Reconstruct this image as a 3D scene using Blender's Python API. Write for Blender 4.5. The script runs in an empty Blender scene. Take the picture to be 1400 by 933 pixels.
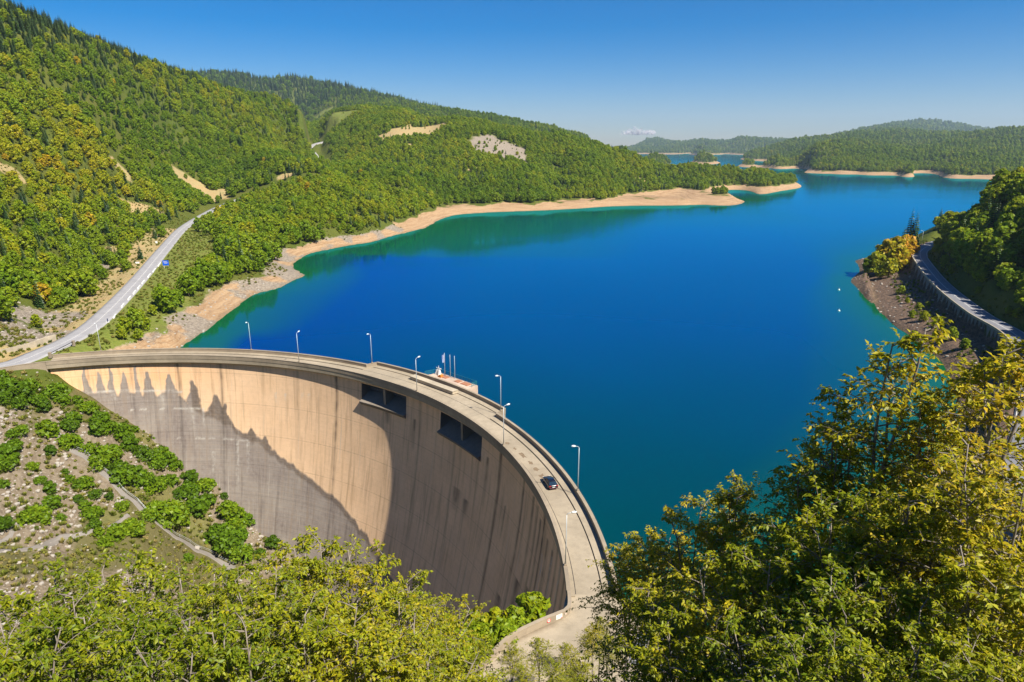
import bpy, math, random
import numpy as np
from mathutils import Vector, Matrix
random.seed(7); RNG = np.random.default_rng(11)
scene = bpy.context.scene
COL = scene.collection
rad = math.radians
# ------------------------------------------------------------------ camera
CAM_H = 60.0; PITCH = rad(16.3); FPX = 912.0
sP, cP = math.sin(PITCH), math.cos(PITCH)
cam_d = bpy.data.cameras.new('camera'); cam = bpy.data.objects.new('camera', cam_d); COL.objects.link(cam)
cam.location = (0, 0, CAM_H); cam.rotation_euler = (math.pi/2 - PITCH, 0, 0)
cam_d.sensor_width = 36; cam_d.lens = FPX/1400*36; cam_d.clip_end = 60000; cam_d.clip_start = .1
scene.camera = cam
def ray(px, py):
    u = (px-700)/FPX; v = (py-466.5)/FPX
    return np.array([u, cP - v*sP, -(sP + v*cP)])
def P(px, py, z=0.):                     # where the line of sight through a photo point meets the level z
    d = ray(px, py); t = (z-CAM_H)/d[2]; return np.array([d[0]*t, d[1]*t, z])
def PD(px, py, D, dz=0.):                # the point at a distance D ahead
    d = ray(px, py); t = D/d[1]; return np.array([d[0]*t, D, CAM_H + d[2]*t + dz])
# ------------------------------------------------------------------ world, sun
SUN_AZ, SUN_EL = -40.0, 50.0             # direction towards the sun: angle from +X, elevation
S = Vector((math.cos(rad(SUN_EL))*math.cos(rad(SUN_AZ)), math.cos(rad(SUN_EL))*math.sin(rad(SUN_AZ)), math.sin(rad(SUN_EL))))
world = bpy.data.worlds.new('World'); scene.world = world; world.use_nodes = True
nt = world.node_tree; nt.nodes.clear()
wo = nt.nodes.new('ShaderNodeOutputWorld'); bg = nt.nodes.new('ShaderNodeBackground')
sky = nt.nodes.new('ShaderNodeTexSky'); sky.sky_type = 'NISHITA'; sky.sun_disc = False
sky.sun_elevation = rad(SUN_EL)
sky.sun_rotation = math.atan2(S.x, S.y)
sky.altitude = 800; sky.air_density = 1.0; sky.dust_density = 0.35; sky.ozone_density = 4.5
hs = nt.nodes.new('ShaderNodeHueSaturation'); hs.inputs['Saturation'].default_value = 1.62
bg.inputs['Strength'].default_value = 0.062
nt.links.new(sky.outputs[0], hs.inputs['Color']); tn = nt.nodes.new('ShaderNodeMix'); tn.data_type = 'RGBA'; tn.blend_type = 'MULTIPLY'; tn.inputs[0].default_value = 1; tn.inputs[7].default_value = (.94, .89, 1.03, 1); nt.links.new(hs.outputs[0], tn.inputs[6]); nt.links.new(tn.outputs[2], bg.inputs[0]); nt.links.new(bg.outputs[0], wo.inputs[0])
sun_d = bpy.data.lights.new('sun', 'SUN'); sun_d.energy = 5.0; sun_d.angle = rad(.53); sun_d.color = (1, .93, .80)
sun = bpy.data.objects.new('sun', sun_d); COL.objects.link(sun); sun.rotation_euler = S.to_track_quat('Z', 'Y').to_euler(); sun.location = (300, -300, 400)
scene.view_settings.view_transform = 'Standard'; scene.view_settings.look = 'None'; scene.view_settings.gamma = 1
scene.view_settings.exposure = 0.82
cy = scene.cycles; cy.use_denoising = True; cy.max_bounces = 6; cy.diffuse_bounces = 3; cy.glossy_bounces = 3; cy.transmission_bounces = 4; cy.transparent_max_bounces = 8; cy.volume_bounces = 0; cy.caustics_reflective = False; cy.caustics_refractive = False
# ------------------------------------------------------------------ object helpers
def tag(o, label=None, cat=None, group=None, kind=None):
    if label: o['label'] = label
    if cat: o['category'] = cat
    if group: o['group'] = group
    if kind: o['kind'] = kind
    return o
def link(name, me, mat=None, parent=None):
    o = bpy.data.objects.new(name, me); COL.objects.link(o)
    if mat is not None:
        for m in (mat if isinstance(mat, (list, tuple)) else [mat]): me.materials.append(m)
    if parent is not None: o.parent = parent
    return o
def empty(name, loc=(0, 0, 0), rz=0., rot=None):
    o = bpy.data.objects.new(name, None); COL.objects.link(o); o.location = loc
    o.rotation_euler = rot if rot is not None else (0, 0, rz); o.empty_display_size = .5
    return o
def np_mesh(name, V, F, attrs=None, smooth=False, uv=None):
    """V (n,3), F (m,k) with one k for all faces; attrs: dict of per-vertex floats; uv per vertex."""
    V = np.asarray(V, np.float32); F = np.asarray(F, np.int32); me = bpy.data.meshes.new(name)
    me.vertices.add(len(V)); me.vertices.foreach_set('co', V.ravel())
    k = F.shape[1]; me.loops.add(F.size); me.loops.foreach_set('vertex_index', F.ravel())
    me.polygons.add(len(F)); me.polygons.foreach_set('loop_start', np.arange(0, F.size, k, dtype=np.int32))
    if smooth: me.polygons.foreach_set('use_smooth', np.ones(len(F), bool))
    for n, a in (attrs or {}).items():
        at = me.attributes.new(n, 'FLOAT', 'POINT'); at.data.foreach_set('value', np.asarray(a, np.float32).ravel())
    if uv is not None:
        ul = me.uv_layers.new(name='UVMap'); ul.data.foreach_set('uv', np.asarray(uv, np.float32)[F.ravel()].ravel())
    me.update(calc_edges=True); me.validate()
    return me
class MB:
    """collects shapes, builds them as ONE mesh object"""
    def __init__(s): s.v = []; s.f = []
    def add(s, vs, fs):
        n = len(s.v); s.v += [tuple(map(float, p)) for p in vs]; s.f += [tuple(i+n for i in f) for f in fs]; return s
    def box(s, c, size, rz=0., M=None, taper=1.0):
        hx, hy, hz = size[0]/2, size[1]/2, size[2]/2
        pts = [Vector((x*hx*(taper if z > 0 else 1), y*hy*(taper if z > 0 else 1), z*hz)) for z in (-1, 1) for x, y in ((-1, -1), (1, -1), (1, 1), (-1, 1))]
        R = Matrix.Rotation(rz, 3, 'Z') if M is None else M
        return s.add([R @ p + Vector(c) for p in pts], [(3, 2, 1, 0), (4, 5, 6, 7), (0, 1, 5, 4), (1, 2, 6, 5), (2, 3, 7, 6), (3, 0, 4, 7)])
    def tube(s, pts, radii, n=8, caps=True):
        pts = [Vector(p) for p in pts]
        if not isinstance(radii, (list, tuple)): radii = [radii]*len(pts)
        vs = []; fs = []; ref = None
        for i, p in enumerate(pts):
            t = (pts[min(i+1, len(pts)-1)] - pts[max(i-1, 0)])
            t = t.normalized() if t.length > 1e-9 else Vector((0, 0, 1))
            if ref is None: ref = t.orthogonal().normalized()
            a = ref - t*ref.dot(t); a = a.normalized() if a.length > 1e-6 else t.orthogonal().normalized(); ref = a; b = t.cross(a)
            for k in range(n):
                an = 2*math.pi*k/n; vs.append(p + (a*math.cos(an) + b*math.sin(an))*radii[i])
        for i in range(len(pts)-1):
            for k in range(n):
                k2 = (k+1) % n; fs.append((i*n+k, i*n+k2, (i+1)*n+k2, (i+1)*n+k))
        if caps: fs.append(tuple(reversed(range(n)))); fs.append(tuple((len(pts)-1)*n+k for k in range(n)))
        return s.add(vs, fs)
    def prism(s, poly, z0, z1):
        n = len(poly); return s.add([(x, y, z0) for x, y in poly] + [(x, y, z1) for x, y in poly], [tuple(reversed(range(n))), tuple(range(n, 2*n))] + [(i, (i+1) % n, n+(i+1) % n, n+i) for i in range(n)])
    def build(s, name, mat, parent=None, smooth=False, bevel=0):
        me = bpy.data.meshes.new(name); me.from_pydata(s.v, [], s.f); me.update()
        import bmesh
        bm = bmesh.new(); bm.from_mesh(me); bmesh.ops.recalc_face_normals(bm, faces=bm.faces)
        if bevel: bmesh.ops.bevel(bm, geom=[e for e in bm.edges if e.is_manifold and e.calc_face_angle(0) > .6], offset=bevel, segments=2, affect='EDGES', profile=.5)
        bm.to_mesh(me); bm.free()
        if smooth:
            for p in me.polygons: p.use_smooth = True
        return link(name, me, mat, parent)
# ------------------------------------------------------------------ numpy noise
def _hash(ix, iy, seed):
    h = (ix.astype(np.int64)*374761393 + iy.astype(np.int64)*668265263 + seed*144665) & 0x7fffffff
    h = ((h ^ (h >> 13))*1274126177) & 0x7fffffff
    return ((h ^ (h >> 16)) & 0xffff)/65535.0
def vnoise(x, y, seed=0):
    ix = np.floor(x); iy = np.floor(y); fx = x-ix; fy = y-iy
    fx = fx*fx*(3-2*fx); fy = fy*fy*(3-2*fy)
    a = _hash(ix, iy, seed); b = _hash(ix+1, iy, seed); c = _hash(ix, iy+1, seed); d = _hash(ix+1, iy+1, seed)
    return (a*(1-fx)+b*fx)*(1-fy) + (c*(1-fx)+d*fx)*fy
def fbm(x, y, seed=0, oct=4):
    r = 0; am = .5; tot = 0
    for k in range(oct):
        r = r + am*(vnoise(x*2**k, y*2**k, seed+k*17)-.5)*2; tot += am; am *= .5
    return r/tot
def sstep(a, b, x): t = np.clip((x-a)/(b-a), 0, 1); return t*t*(3-2*t)
# ------------------------------------------------------------------ shader helpers
def mat(name):
    m = bpy.data.materials.new(name); m.use_nodes = True; m.node_tree.nodes.clear(); return m
class NB:
    def __init__(s, m): s.t = m.node_tree
    def n(s, typ, **kw):
        nd = s.t.nodes.new('ShaderNode'+typ)
        for k, v in kw.items():
            if hasattr(nd, k) and k not in ('Scale',): setattr(nd, k, v)
        return nd
    def l(s, a, b): s.t.links.new(a, b)
    def noise(s, vec, scale, detail=4, rough=.55, dist=0.):
        nd = s.t.nodes.new('ShaderNodeTexNoise'); nd.inputs['Scale'].default_value = scale; nd.inputs['Detail'].default_value = detail
        nd.inputs['Roughness'].default_value = rough; nd.inputs['Distortion'].default_value = dist
        if vec is not None: s.l(vec, nd.inputs['Vector'])
        return nd.outputs['Fac']
    def ramp(s, fac, stops, mode='LINEAR'):
        nd = s.t.nodes.new('ShaderNodeValToRGB'); cr = nd.color_ramp; cr.interpolation = mode
        while len(cr.elements) < len(stops): cr.elements.new(.5)
        for e, (p, c) in zip(cr.elements, stops):
            e.position = p; e.color = (c, c, c, 1) if isinstance(c, (int, float)) else (*c, 1)
        if isinstance(fac, (int, float)): nd.inputs[0].default_value = fac
        else: s.l(fac, nd.inputs[0])
        return nd.outputs[0]
    def mix(s, fac, a, b, mode='MIX'):
        nd = s.t.nodes.new('ShaderNodeMix'); nd.data_type = 'RGBA'; nd.blend_type = mode; nd.clamp_factor = True
        for sock, v in ((nd.inputs[0], fac), (nd.inputs[6], a), (nd.inputs[7], b)):
            if isinstance(v, (int, float)): sock.default_value = v if sock == nd.inputs[0] else (v, v, v, 1)
            elif isinstance(v, tuple): sock.default_value = (*v, 1)
            else: s.l(v, sock)
        return nd.outputs[2]
    def math(s, op, a, b=0., c=None, clamp=False):
        nd = s.t.nodes.new('ShaderNodeMath'); nd.operation = op; nd.use_clamp = clamp
        for i, v in enumerate((a, b) if c is None else (a, b, c)):
            if isinstance(v, (int, float)): nd.inputs[i].default_value = v
            else: s.l(v, nd.inputs[i])
        return nd.outputs[0]
    def attr(s, name, typ='GEOMETRY'):
        nd = s.t.nodes.new('ShaderNodeAttribute'); nd.attribute_name = name; nd.attribute_type = typ; return nd.outputs['Fac']
    def mapv(s, vec, scale=(1, 1, 1), rot=(0, 0, 0), loc=(0, 0, 0)):
        nd = s.t.nodes.new('ShaderNodeMapping'); nd.inputs['Scale'].default_value = scale; nd.inputs['Rotation'].default_value = rot; nd.inputs['Location'].default_value = loc
        s.l(vec, nd.inputs[0]); return nd.outputs[0]
    def pos(s): return s.t.nodes.new('ShaderNodeNewGeometry').outputs['Position']
    def obj(s): return s.t.nodes.new('ShaderNodeTexCoord').outputs['Object']
    def uv(s): return s.t.nodes.new('ShaderNodeTexCoord').outputs['UV']
    def bump(s, h, strength=.3, dist=.1):
        nd = s.t.nodes.new('ShaderNodeBump'); nd.inputs['Strength'].default_value = strength; nd.inputs['Distance'].default_value = dist
        s.l(h, nd.inputs['Height']); return nd.outputs[0]
    def principled(s, col, rough=.8, normal=None, metal=0., spec=.3):
        nd = s.t.nodes.new('ShaderNodeBsdfPrincipled')
        if isinstance(col, tuple): nd.inputs['Base Color'].default_value = (*col, 1)
        else: s.l(col, nd.inputs['Base Color'])
        if isinstance(rough, (int, float)): nd.inputs['Roughness'].default_value = rough
        else: s.l(rough, nd.inputs['Roughness'])
        nd.inputs['Metallic'].default_value = metal; nd.inputs['Specular IOR Level'].default_value = spec
        if normal is not None: s.l(normal, nd.inputs['Normal'])
        return nd
    def out(s, sh):
        o = s.t.nodes.new('ShaderNodeOutputMaterial'); s.l(sh.outputs[0] if hasattr(sh, 'outputs') else sh, o.inputs[0])
def simple(name, col, rough=.6, metal=0., var=.25, scale=3., spec=.3):
    m = mat(name); b = NB(m); f = b.noise(b.obj(), scale, 5)
    c = b.ramp(f, [(.25, tuple(x*(1-var) for x in col)), (.75, tuple(min(1, x*(1+var)) for x in col))])
    b.out(b.principled(c, rough, None, metal, spec)); return m
# ================================================================== dam frame (an arch: circle about DC)
DC = np.array([-97.5, 81.5]); R_IN, R_OUT = 105.5, 112.3
WATER = -8.0
def faceR(z): return 106.3 - 17*(np.maximum(-z, 0)/75)**1.5          # downstream face, battered
def dp(a, r, z=0.): return np.array([DC[0]+r*math.cos(rad(a)), DC[1]+r*math.sin(rad(a)), z])
def face_hit(px, py):
    d = ray(px, py)
    for t in np.arange(50, 300, .1):
        q = d*t + (0, 0, CAM_H); rr = math.hypot(q[0]-DC[0], q[1]-DC[1])
        if q[2] < .5 and rr > faceR(min(q[2], 0)): return math.degrees(math.atan2(q[1]-DC[1], q[0]-DC[0])), q[2]
# ================================================================== roads (centre lines)
def spline(pts, step):
    pts = np.asarray(pts, float); out = []
    for i in range(len(pts)-1):
        p0 = pts[max(i-1, 0)]; p1 = pts[i]; p2 = pts[i+1]; p3 = pts[min(i+2, len(pts)-1)]
        n = max(2, int(np.linalg.norm(p2-p1)/step))
        for t in np.arange(n)/n:
            out.append(.5*((2*p1) + (-p0+p2)*t + (2*p0-5*p1+4*p2-p3)*t*t + (-p0+3*p1-3*p2+p3)*t**3))
    out.append(pts[-1]); return np.array(out)
LROAD = spline([(-260, 95, 3), (-205, 140, 1), (-172, 163, 0)] + [P(*q) for q in [(-8, 503, 0), (52, 484, 0), (108, 458, 0), (146, 428, 0), (190, 382, 0), (225, 340, .3), (252, 311, 1), (288, 289, 4), (312, 278, 8.5), (332, 270, 13), (352, 264, 17), (385, 255, 23), (418, 247.5, 28), (432, 244, 30)]], 4)
LROAD2 = spline([PD(436, 222, 1120), PD(431, 212, 1170), PD(424, 203, 1220), PD(432, 197, 1290), PD(450, 193, 1330)], 8)
RROAD = spline([(10, 84, 0), (12, 76, 0), (19, 68, 0), (40, 70, .5), (75, 92, 1.5), (118, 140, 2.5)] + [P(*q) for q in [(1402, 471, 3), (1340, 430, 3), (1305, 404, 3), (1282, 383, 3), (1265, 362, 3), (1258, 350, 3), (1263, 340, 3)]] + [(272, 420, 3), (300, 425, 3)], 3)
PLAZA = spline([(11, 80, 0), (8.5, 72.5, 0), (3, 68.5, 0), (-3, 64, 0), (-9, 57.5, 0), (-16, 50, -1)], 2)
# ================================================================== terrain: heights interpolated between surveyed points
CT = []
def ct(*pts): CT.extend([np.asarray(p, float) for p in pts])
SHORE_L = [P(x, y, WATER) for x, y in [(230, 482), (252, 472), (277, 455), (317, 424), (340, 406), (380, 396), (414, 378), (398, 364), (420, 349), (463, 338), (510, 330), (584, 310), (624, 294), (690, 290), (767, 287), (847, 282), (934, 281), (1018, 276), (997, 268.5), (1034, 265), (1092, 257.5)]]
SHORE_L += [np.array(q) for q in [(425, 1290, WATER), (350, 1400, WATER), (300, 1700, WATER), (330, 2300, WATER), (380, 2900, WATER)]]
SHORE_R = [np.array(q, float) for q in [(28, 60, WATER), (34, 78, WATER), (62, 96, WATER), (98, 132, WATER), (120, 168, WATER)]] + [P(x, y, WATER) for x, y in [(1290, 500), (1250, 465), (1215, 438), (1192, 415), (1176, 398), (1164, 384), (1176, 368)]] + [np.array(q, float) for q in [(212, 410, WATER), (240, 440, WATER), (262, 470, WATER), (300, 505, WATER), (370, 560, WATER), (480, 650, WATER), (640, 850, WATER), (900, 1150, WATER), (1250, 1500, WATER)]]
SHORE_F = [P(x, y, WATER) for x, y in [(1420, 245), (1382, 245), (1294, 243.5), (1230, 241), (1174, 239), (1135, 238), (1101, 236.5), (1080, 231), (1060, 226.5), (1045, 221), (1030, 216)]]
SHORE_D = [P(x, y, WATER) for x, y in [(1022, 212.3), (990, 211), (950, 211), (920, 211.5)]]
def offs(sh, d, z, side, skip=()):
    sh = np.array(sh)
    for i in range(1, len(sh)-1):
        if i in skip: continue
        t = sh[i+1]-sh[i-1]; t = t[:2]/np.linalg.norm(t[:2]); n = np.array([t[1], -t[0]])*side
        ct((sh[i][0]+n[0]*d, sh[i][1]+n[1]*d, z))
ct(*SHORE_L, *SHORE_R, *SHORE_F, *SHORE_D)
offs(SHORE_L, 14, -13, 1, (6, 7, 8, 16, 17, 18, 19, 20, 21)); offs(SHORE_R, 9, -15, -1); offs(SHORE_F, 60, -16, -1)
offs(SHORE_L[:6], 11, -4, -1); offs(SHORE_L[9:17], 24, -1, -1); offs(SHORE_L[12:17], 50, 6, -1)
offs(SHORE_F, 50, 4, 1); offs(SHORE_D, 250, 20, -1)
ct(P(500, 420, -40), P(700, 400, -45), P(900, 330, -45), P(1000, 300, -45), P(1100, 300, -45), P(1150, 260, -35), P(900, 500, -50), P(600, 480, -50), P(1000, 600, -45), P(1100, 450, -40), P(1250, 250, -25), P(975, 215, -25), P(1000, 216, -25), P(950, 213, -25), (330, 1800, -25), (420, 2000, -25), (470, 2600, -25), (20, 200, -50), (60, 160, -40), (-100, 240, -40), (900, 1350, -30), (700, 1100, -30), (300, 4200, -25), (800, 3900, -25) if False else (560, 1500, -25))
# left slope of the gorge, meeting the face of the dam
for px, py in [(65, 505), (130, 545), (215, 610), (300, 675), (370, 745), (430, 785)]:
    a, z = face_hit(px, py); ct(dp(a, faceR(z)+.3, z), dp(a, faceR(z)+5, z))
for a, z in [(52, -72), (38, -72), (27, -66), (18, -58), (10, -48), (3, -32)]: ct(dp(a, faceR(z)+.3, z), dp(a, faceR(z)+5, z))
for q in [(0, 522, 170), (0, 620, 150), (0, 750, 126), (100, 650, 158), (200, 700, 160), (100, 760, 135), (300, 765, 167), (0, 850, 104), (200, 850, 122), (60, 570, 168), (150, 610, 172), (250, 700, 172)]: ct(PD(*q))
ct((-30, 130, -74), (-45, 92, -76), (-75, 55, -82), (-130, 10, -90), (-220, -80, -96), (-70, 150, -70))
ct((-170, 120, -8), (-170, 60, -15), (-190, 20, -30), (-240, 60, 0), (-300, 0, 0))
ct((-172, 158, -1), (-205, 135, 0))
# camera hill and right abutment
ct((0, 0, 57.3), (4, 3, 57), (-4, 3, 56.5), (0, 9, 50), (8, 10, 49.5), (-8, 9, 48), (0, 25, 33), (-14, 20, 32), (-26, 28, 14), (-40, 45, -22), (-20, 48, 4), (-8, 42, 16), (2, 48, 9), (3, 58, 1.5), (12, 60, 1.5), (20, 58, 4), (16, 30, 29), (32, 22, 42), (32, 45, 18), (52, 60, 16), (14, 20, 39), (60, 30, 52), (100, 60, 45), (125, 110, 28), (152, 150, 30))
ct((-8, 55, 1), (-14, 61, -14), (-10, 75, -28), (-14, 90, -42), (2, 80, -10), (-3, 76, -10), (-6, 73, -11), (0, 73.5, -6), (2, 88, -26), (-2, 96, -42), (15, 78, -2), (13, 70, -.5), (19, 76, -5), (9, 64, .2), (20, 66, -.3), (6, 60, 1), (16, 84, -8))
ct((-30, -10, 48), (-70, -20, 20), (-120, -60, -40), (0, -50, 72), (60, -40, 78), (0, -200, 110), (150, -150, 130), (150, 20, 72), (240, 80, 118), (-200, -250, 60), (300, -300, 190), (-500, -400, 120), (600, -500, 260), (0, -900, 260), (900, 0, 260), (1500, -1500, 400), (-1500, -1500, 400), (0, -4000, 500), (4000, 0, 500), (-4000, 0, 500))
# right hill above the right road
for px, py, D, dz in [(1400, 241, 330, -9), (1350, 266, 360, -9), (1300, 303, 385, -9), (1275, 325, 405, -7), (1390, 400, 245, -4)]: ct(PD(px, py, D, dz))
for i in range(0, len(RROAD), 9): ct(RROAD[i])
ct((262, 350, 37), (275, 390, 26), (320, 330, 78), (340, 245, 92), (238, 212, 50), (285, 190, 74), (330, 150, 95), (420, 120, 130), (420, 400, 95), (380, 480, 40), (500, 560, 50), (460, 300, 130), (800, 700, 90), (1200, 1000, 120), (1800, 1300, 120), (280, 440, 10), (300, 470, 4))
for q in [P(1215, 375, -1), P(1205, 395, -3), P(1235, 420, -3), P(1232, 352, 2)]: ct(q)
# left road and left hill
for i in range(0, len(LROAD), 7): ct(LROAD[i])
for i in range(0, len(LROAD2), 6): ct(LROAD2[i])
for px, py, D in [(0, 5, 620), (50, 26, 660), (100, 49, 710), (150, 66, 760), (200, 80, 830), (240, 95, 890), (270, 107, 940), (320, 122, 1060), (370, 130, 1150), (420, 147, 1230), (480, 150, 1330)]: ct(PD(px, py, D, -9))
for px, py, D in [(0, 130, 480), (60, 170, 490), (120, 190, 530), (180, 180, 640), (240, 190, 740), (300, 180, 850), (360, 170, 980), (0, 250, 370), (80, 290, 400), (160, 270, 520), (220, 260, 600), (0, 340, 285), (60, 370, 300), (130, 350, 370), (0, 430, 215), (60, 440, 228), (100, 420, 255), (190, 310, 452), (235, 285, 560), (270, 262, 660), (330, 240, 760), (450, 158, 1420), (450, 170, 1350), (390, 210, 1060)]: ct(PD(px, py, D, -3))
ct((-900, 700, 240), (-900, 300, 240), (-700, 1100, 180), (-600, 1300, 130), (-420, 250, 135), (-320, 200, 70), (-240, 190, 28), (-700, 100, 210), (-1500, 800, 300), (-1000, 1600, 160))
# the hill across, and its peninsula
for px, py, D in [(500, 149, 1300), (550, 149, 1250), (620, 155, 1200), (667, 166, 1180), (714, 174, 1170), (767, 181, 1160), (814, 194, 1160), (867, 208, 1160), (934, 221, 1200), (1000, 227, 1230), (1060, 238, 1240)]: ct(PD(px, py, D, -9))
for px, py, D in [(560, 185, 1060), (590, 190, 1040), (690, 203, 1000), (640, 230, 900), (540, 230, 850), (480, 250, 700), (760, 240, 950), (850, 250, 960), (930, 252, 1040), (540, 270, 690)]: ct(PD(px, py, D, -6))
for px, py, z in [(450, 303, 6), (390, 300, 6), (340, 320, 3), (300, 345, 1.5), (265, 372, 0), (225, 408, -.5), (185, 440, -1), (180, 466, -3), (330, 365, -1), (290, 400, -.5), (360, 345, 0), (420, 325, 2), (500, 290, 8), (265, 420, -1.5), (225, 450, -2)]: ct(P(px, py, z))
ct((-255, 730, 42), (-205, 760, 40), (-160, 760, 34), (-120, 740, 26))
ct(P(545, 297, 3), P(575, 294, 3), P(525, 306, 3), P(600, 285, 6))
for px in range(945, 1081, 27): ct(((px-700)/912/1.03*1170, 1170, float(np.interp(px, [945, 1000, 1054, 1085], [21, 16, 8, 1]))), ((px-700)/912/1.03*1225, 1225, float(np.interp(px, [945, 1000, 1054, 1085], [24, 19, 10, 2]))))
for i in range(46, len(RROAD)-8, 6):
    t_ = RROAD[i+1]-RROAD[i-1]; t_ = t_/np.linalg.norm(t_[:2]); n_ = np.array([t_[1], -t_[0]])
    for d_, z_ in ((13, 8), (24, 19), (40, 33)):
        q_ = RROAD[i][:2]+n_*d_
        if q_[1] < 385: ct((*q_, RROAD[i][2]+z_))
ct(PD(405, 175, 1110, -4), PD(445, 185, 1230, -4), PD(420, 168, 1190, -5), PD(470, 175, 1260, -4), PD(412, 222, 1000, -8), PD(440, 224, 1040, -9), PD(470, 215, 1080, -5))
ct(*[P(x, y, WATER) for x, y in [(264, 464), (297, 440), (328, 415), (360, 401), (397, 387)]])
ct(*[((px-700)/912/1.04*D, D, -25) for px, D in ((940, 2300), (938, 2700), (934, 3200), (925, 3900), (925, 4700), (925, 5400), (970, 1900))])
ct(*[((px-700)/912/1.04*D, D, -25) for px in (955, 1000) for D in (2100, 2600, 3200, 3900, 4600, 5300)])
ct((-150, 1600, 70), (50, 1600, 40), (200, 1600, 10), (-500, 1900, 90))
# behind: two wooded ranges
for px, py, D in [(620, 150, 2300), (660, 155, 2300), (700, 162, 2300), (750, 171, 2320), (800, 186, 2350), (850, 199, 2420), (890, 211, 2500), (905, 214, 2550)]: ct(PD(px, py, D, -8))
for px, py, D in [(240, 108, 3300), (285, 105, 3300), (330, 105, 3250), (400, 107, 3250), (450, 114, 3250), (500, 127, 3250), (545, 140, 3250), (600, 156, 3300), (650, 172, 3400)]: ct(PD(px, py, D, -8))
ct((-1800, 3500, 300), (-2600, 3200, 350), (-1200, 2300, 120), (-800, 2600, 120), (0, 3300, 60), (-3000, 1500, 350))
# far side
for px, py, D in [(1025, 216, 2500), (1060, 212, 2250), (1110, 205, 2150), (1160, 203, 2150), (1220, 203, 2150), (1280, 205, 2100), (1340, 206, 2100), (1400, 206, 2100), (1470, 206, 2100)]: ct(PD(px, py, D, -9))
for px, py, D in [(1030, 208, 3900), (1060, 201, 3800), (1090, 194, 3700), (1130, 191, 3700), (1180, 183, 3700), (1230, 180, 3700), (1290, 181, 3700), (1330, 184, 3600), (1360, 179, 3500), (1400, 177, 3500), (1480, 175, 3500)]: ct(PD(px, py, D, -6))
for px, py, D in [(1150, 186, 8200), (1190, 179, 8200), (1220, 172, 8200), (1260, 168.5, 8200), (1300, 171, 8200), (1340, 179, 8200), (1380, 184, 8200), (1480, 180, 8200)]: ct(PD(px, py, D))
for px, py, D in [(905, 207, 6900), (930, 203, 6800), (960, 196, 6800), (985, 201, 6800), (1010, 191, 6900), (1040, 191, 6900), (1075, 195, 6800), (1110, 199, 6500), (865, 204, 9500), (885, 193, 9500), (900, 191.5, 9500), (925, 198, 9500), (960, 194, 9700), (980, 200, 9500), (840, 205, 9000)]: ct(PD(px, py, D))
ct((800, 2900, 30), (1600, 2800, 40), (2600, 2800, 60), (1500, 5500, 60), (3500, 5500, 80), (-2000, 8000, 60), (0, 7000, 0), (0, 12000, -60), (6000, 12000, -60), (-6000, 12000, -60), (-6000, 5000, 200), (12000, 6000, -20), (12000, 0, 100), (-12000, 0, 100), (3000, 14000, -60), (1000, 14000, -60))
CT = np.array(CT)
def warp(x, y):
    r = np.hypot(x, y)+1e-6; L = np.log1p(r/20); return np.stack([x/r*L, y/r*L], -1)
CTW = warp(CT[:, 0], CT[:, 1]); RC = .02
def _phi(d2): return np.sqrt(d2 + RC*RC)
_A = _phi(((CTW[:, None]-CTW[None])**2).sum(-1)); _n = len(CT)
_K = np.zeros((_n+1, _n+1)); _K[:_n, :_n] = _A - 1e-4*np.eye(_n); _K[:_n, _n] = 1; _K[_n, :_n] = 1
_w = np.linalg.solve(_K, np.append(CT[:, 2], 0))
def rbf(x, y):
    W = warp(x, y); out = np.empty(len(W))
    for i in range(0, len(W), 20000):
        w = W[i:i+20000]; d2 = (w**2).sum(1)[:, None] + (CTW**2).sum(1)[None] - 2*w @ CTW.T
        out[i:i+20000] = _phi(np.maximum(d2, 0)) @ _w[:_n] + _w[_n]
    return out
def dist_poly(x, y, pl, rmax=1e9):
    """distance and height of the nearest point of a dense centre line"""
    best = np.full(len(x), 1e9); bz = np.zeros(len(x))
    lo = pl[:, :2].min(0)-rmax; hi = pl[:, :2].max(0)+rmax
    sel = np.nonzero((x > lo[0]) & (x < hi[0]) & (y > lo[1]) & (y < hi[1]))[0]
    for i in range(0, len(sel), 20000):
        s_ = sel[i:i+20000]; d2 = (x[s_, None]-pl[None, :, 0])**2 + (y[s_, None]-pl[None, :, 1])**2; k = d2.argmin(1)
        best[s_] = np.sqrt(d2[np.arange(len(s_)), k]); bz[s_] = pl[k, 2]
    return best, bz
R0 = 1.2; RQ = 1.0105; NR = int(math.log(15000/R0)/math.log(RQ))
RS = R0*RQ**np.arange(NR)
TH = np.concatenate([np.arange(-180, -54, 3.0), np.arange(-54, 54.01, .22), np.arange(57, 180, 3.0)]); NT = len(TH)
GX = (RS[:, None]*np.sin(np.radians(TH))[None]).ravel(); GY = (RS[:, None]*np.cos(np.radians(TH))[None]).ravel()
GZ = rbf(GX, GY); GR = np.hypot(GX, GY)
# relief the survey points do not carry
_rr0 = np.hypot(GX-DC[0], GY-DC[1])
amp = np.clip(GR*.012, .5, 16)*sstep(4, 30, np.abs(GZ-WATER)*sstep(0, 60, GR)+2)
GZ = GZ + amp*fbm(GX/np.clip(GR*.12, 14, 260).round(-1).clip(14), GY/np.clip(GR*.12, 14, 260).round(-1).clip(14), 3, 3)*0 + np.where(GR < 420, 1.6*fbm(GX/22, GY/22, 5, 4)*sstep(25, 110, GR)*np.where(_rr0 > 114, np.minimum(1, np.abs(GZ-WATER)/9), 1), 0) + sstep(300, 600, GR)*np.clip((GZ-WATER)/18, 0, 1)*(7*fbm(GX/90, GY/90, 9, 4)) + sstep(1800, 3500, GR)*np.clip((GZ-WATER)/40, 0, 1)*(22*fbm(GX/420, GY/420, 19, 4))
GZ += np.where((GZ > WATER-3) & (GZ < 4) & (GR > 190), .55*fbm(GX/9, GY/9, 31, 4), 0)
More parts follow.
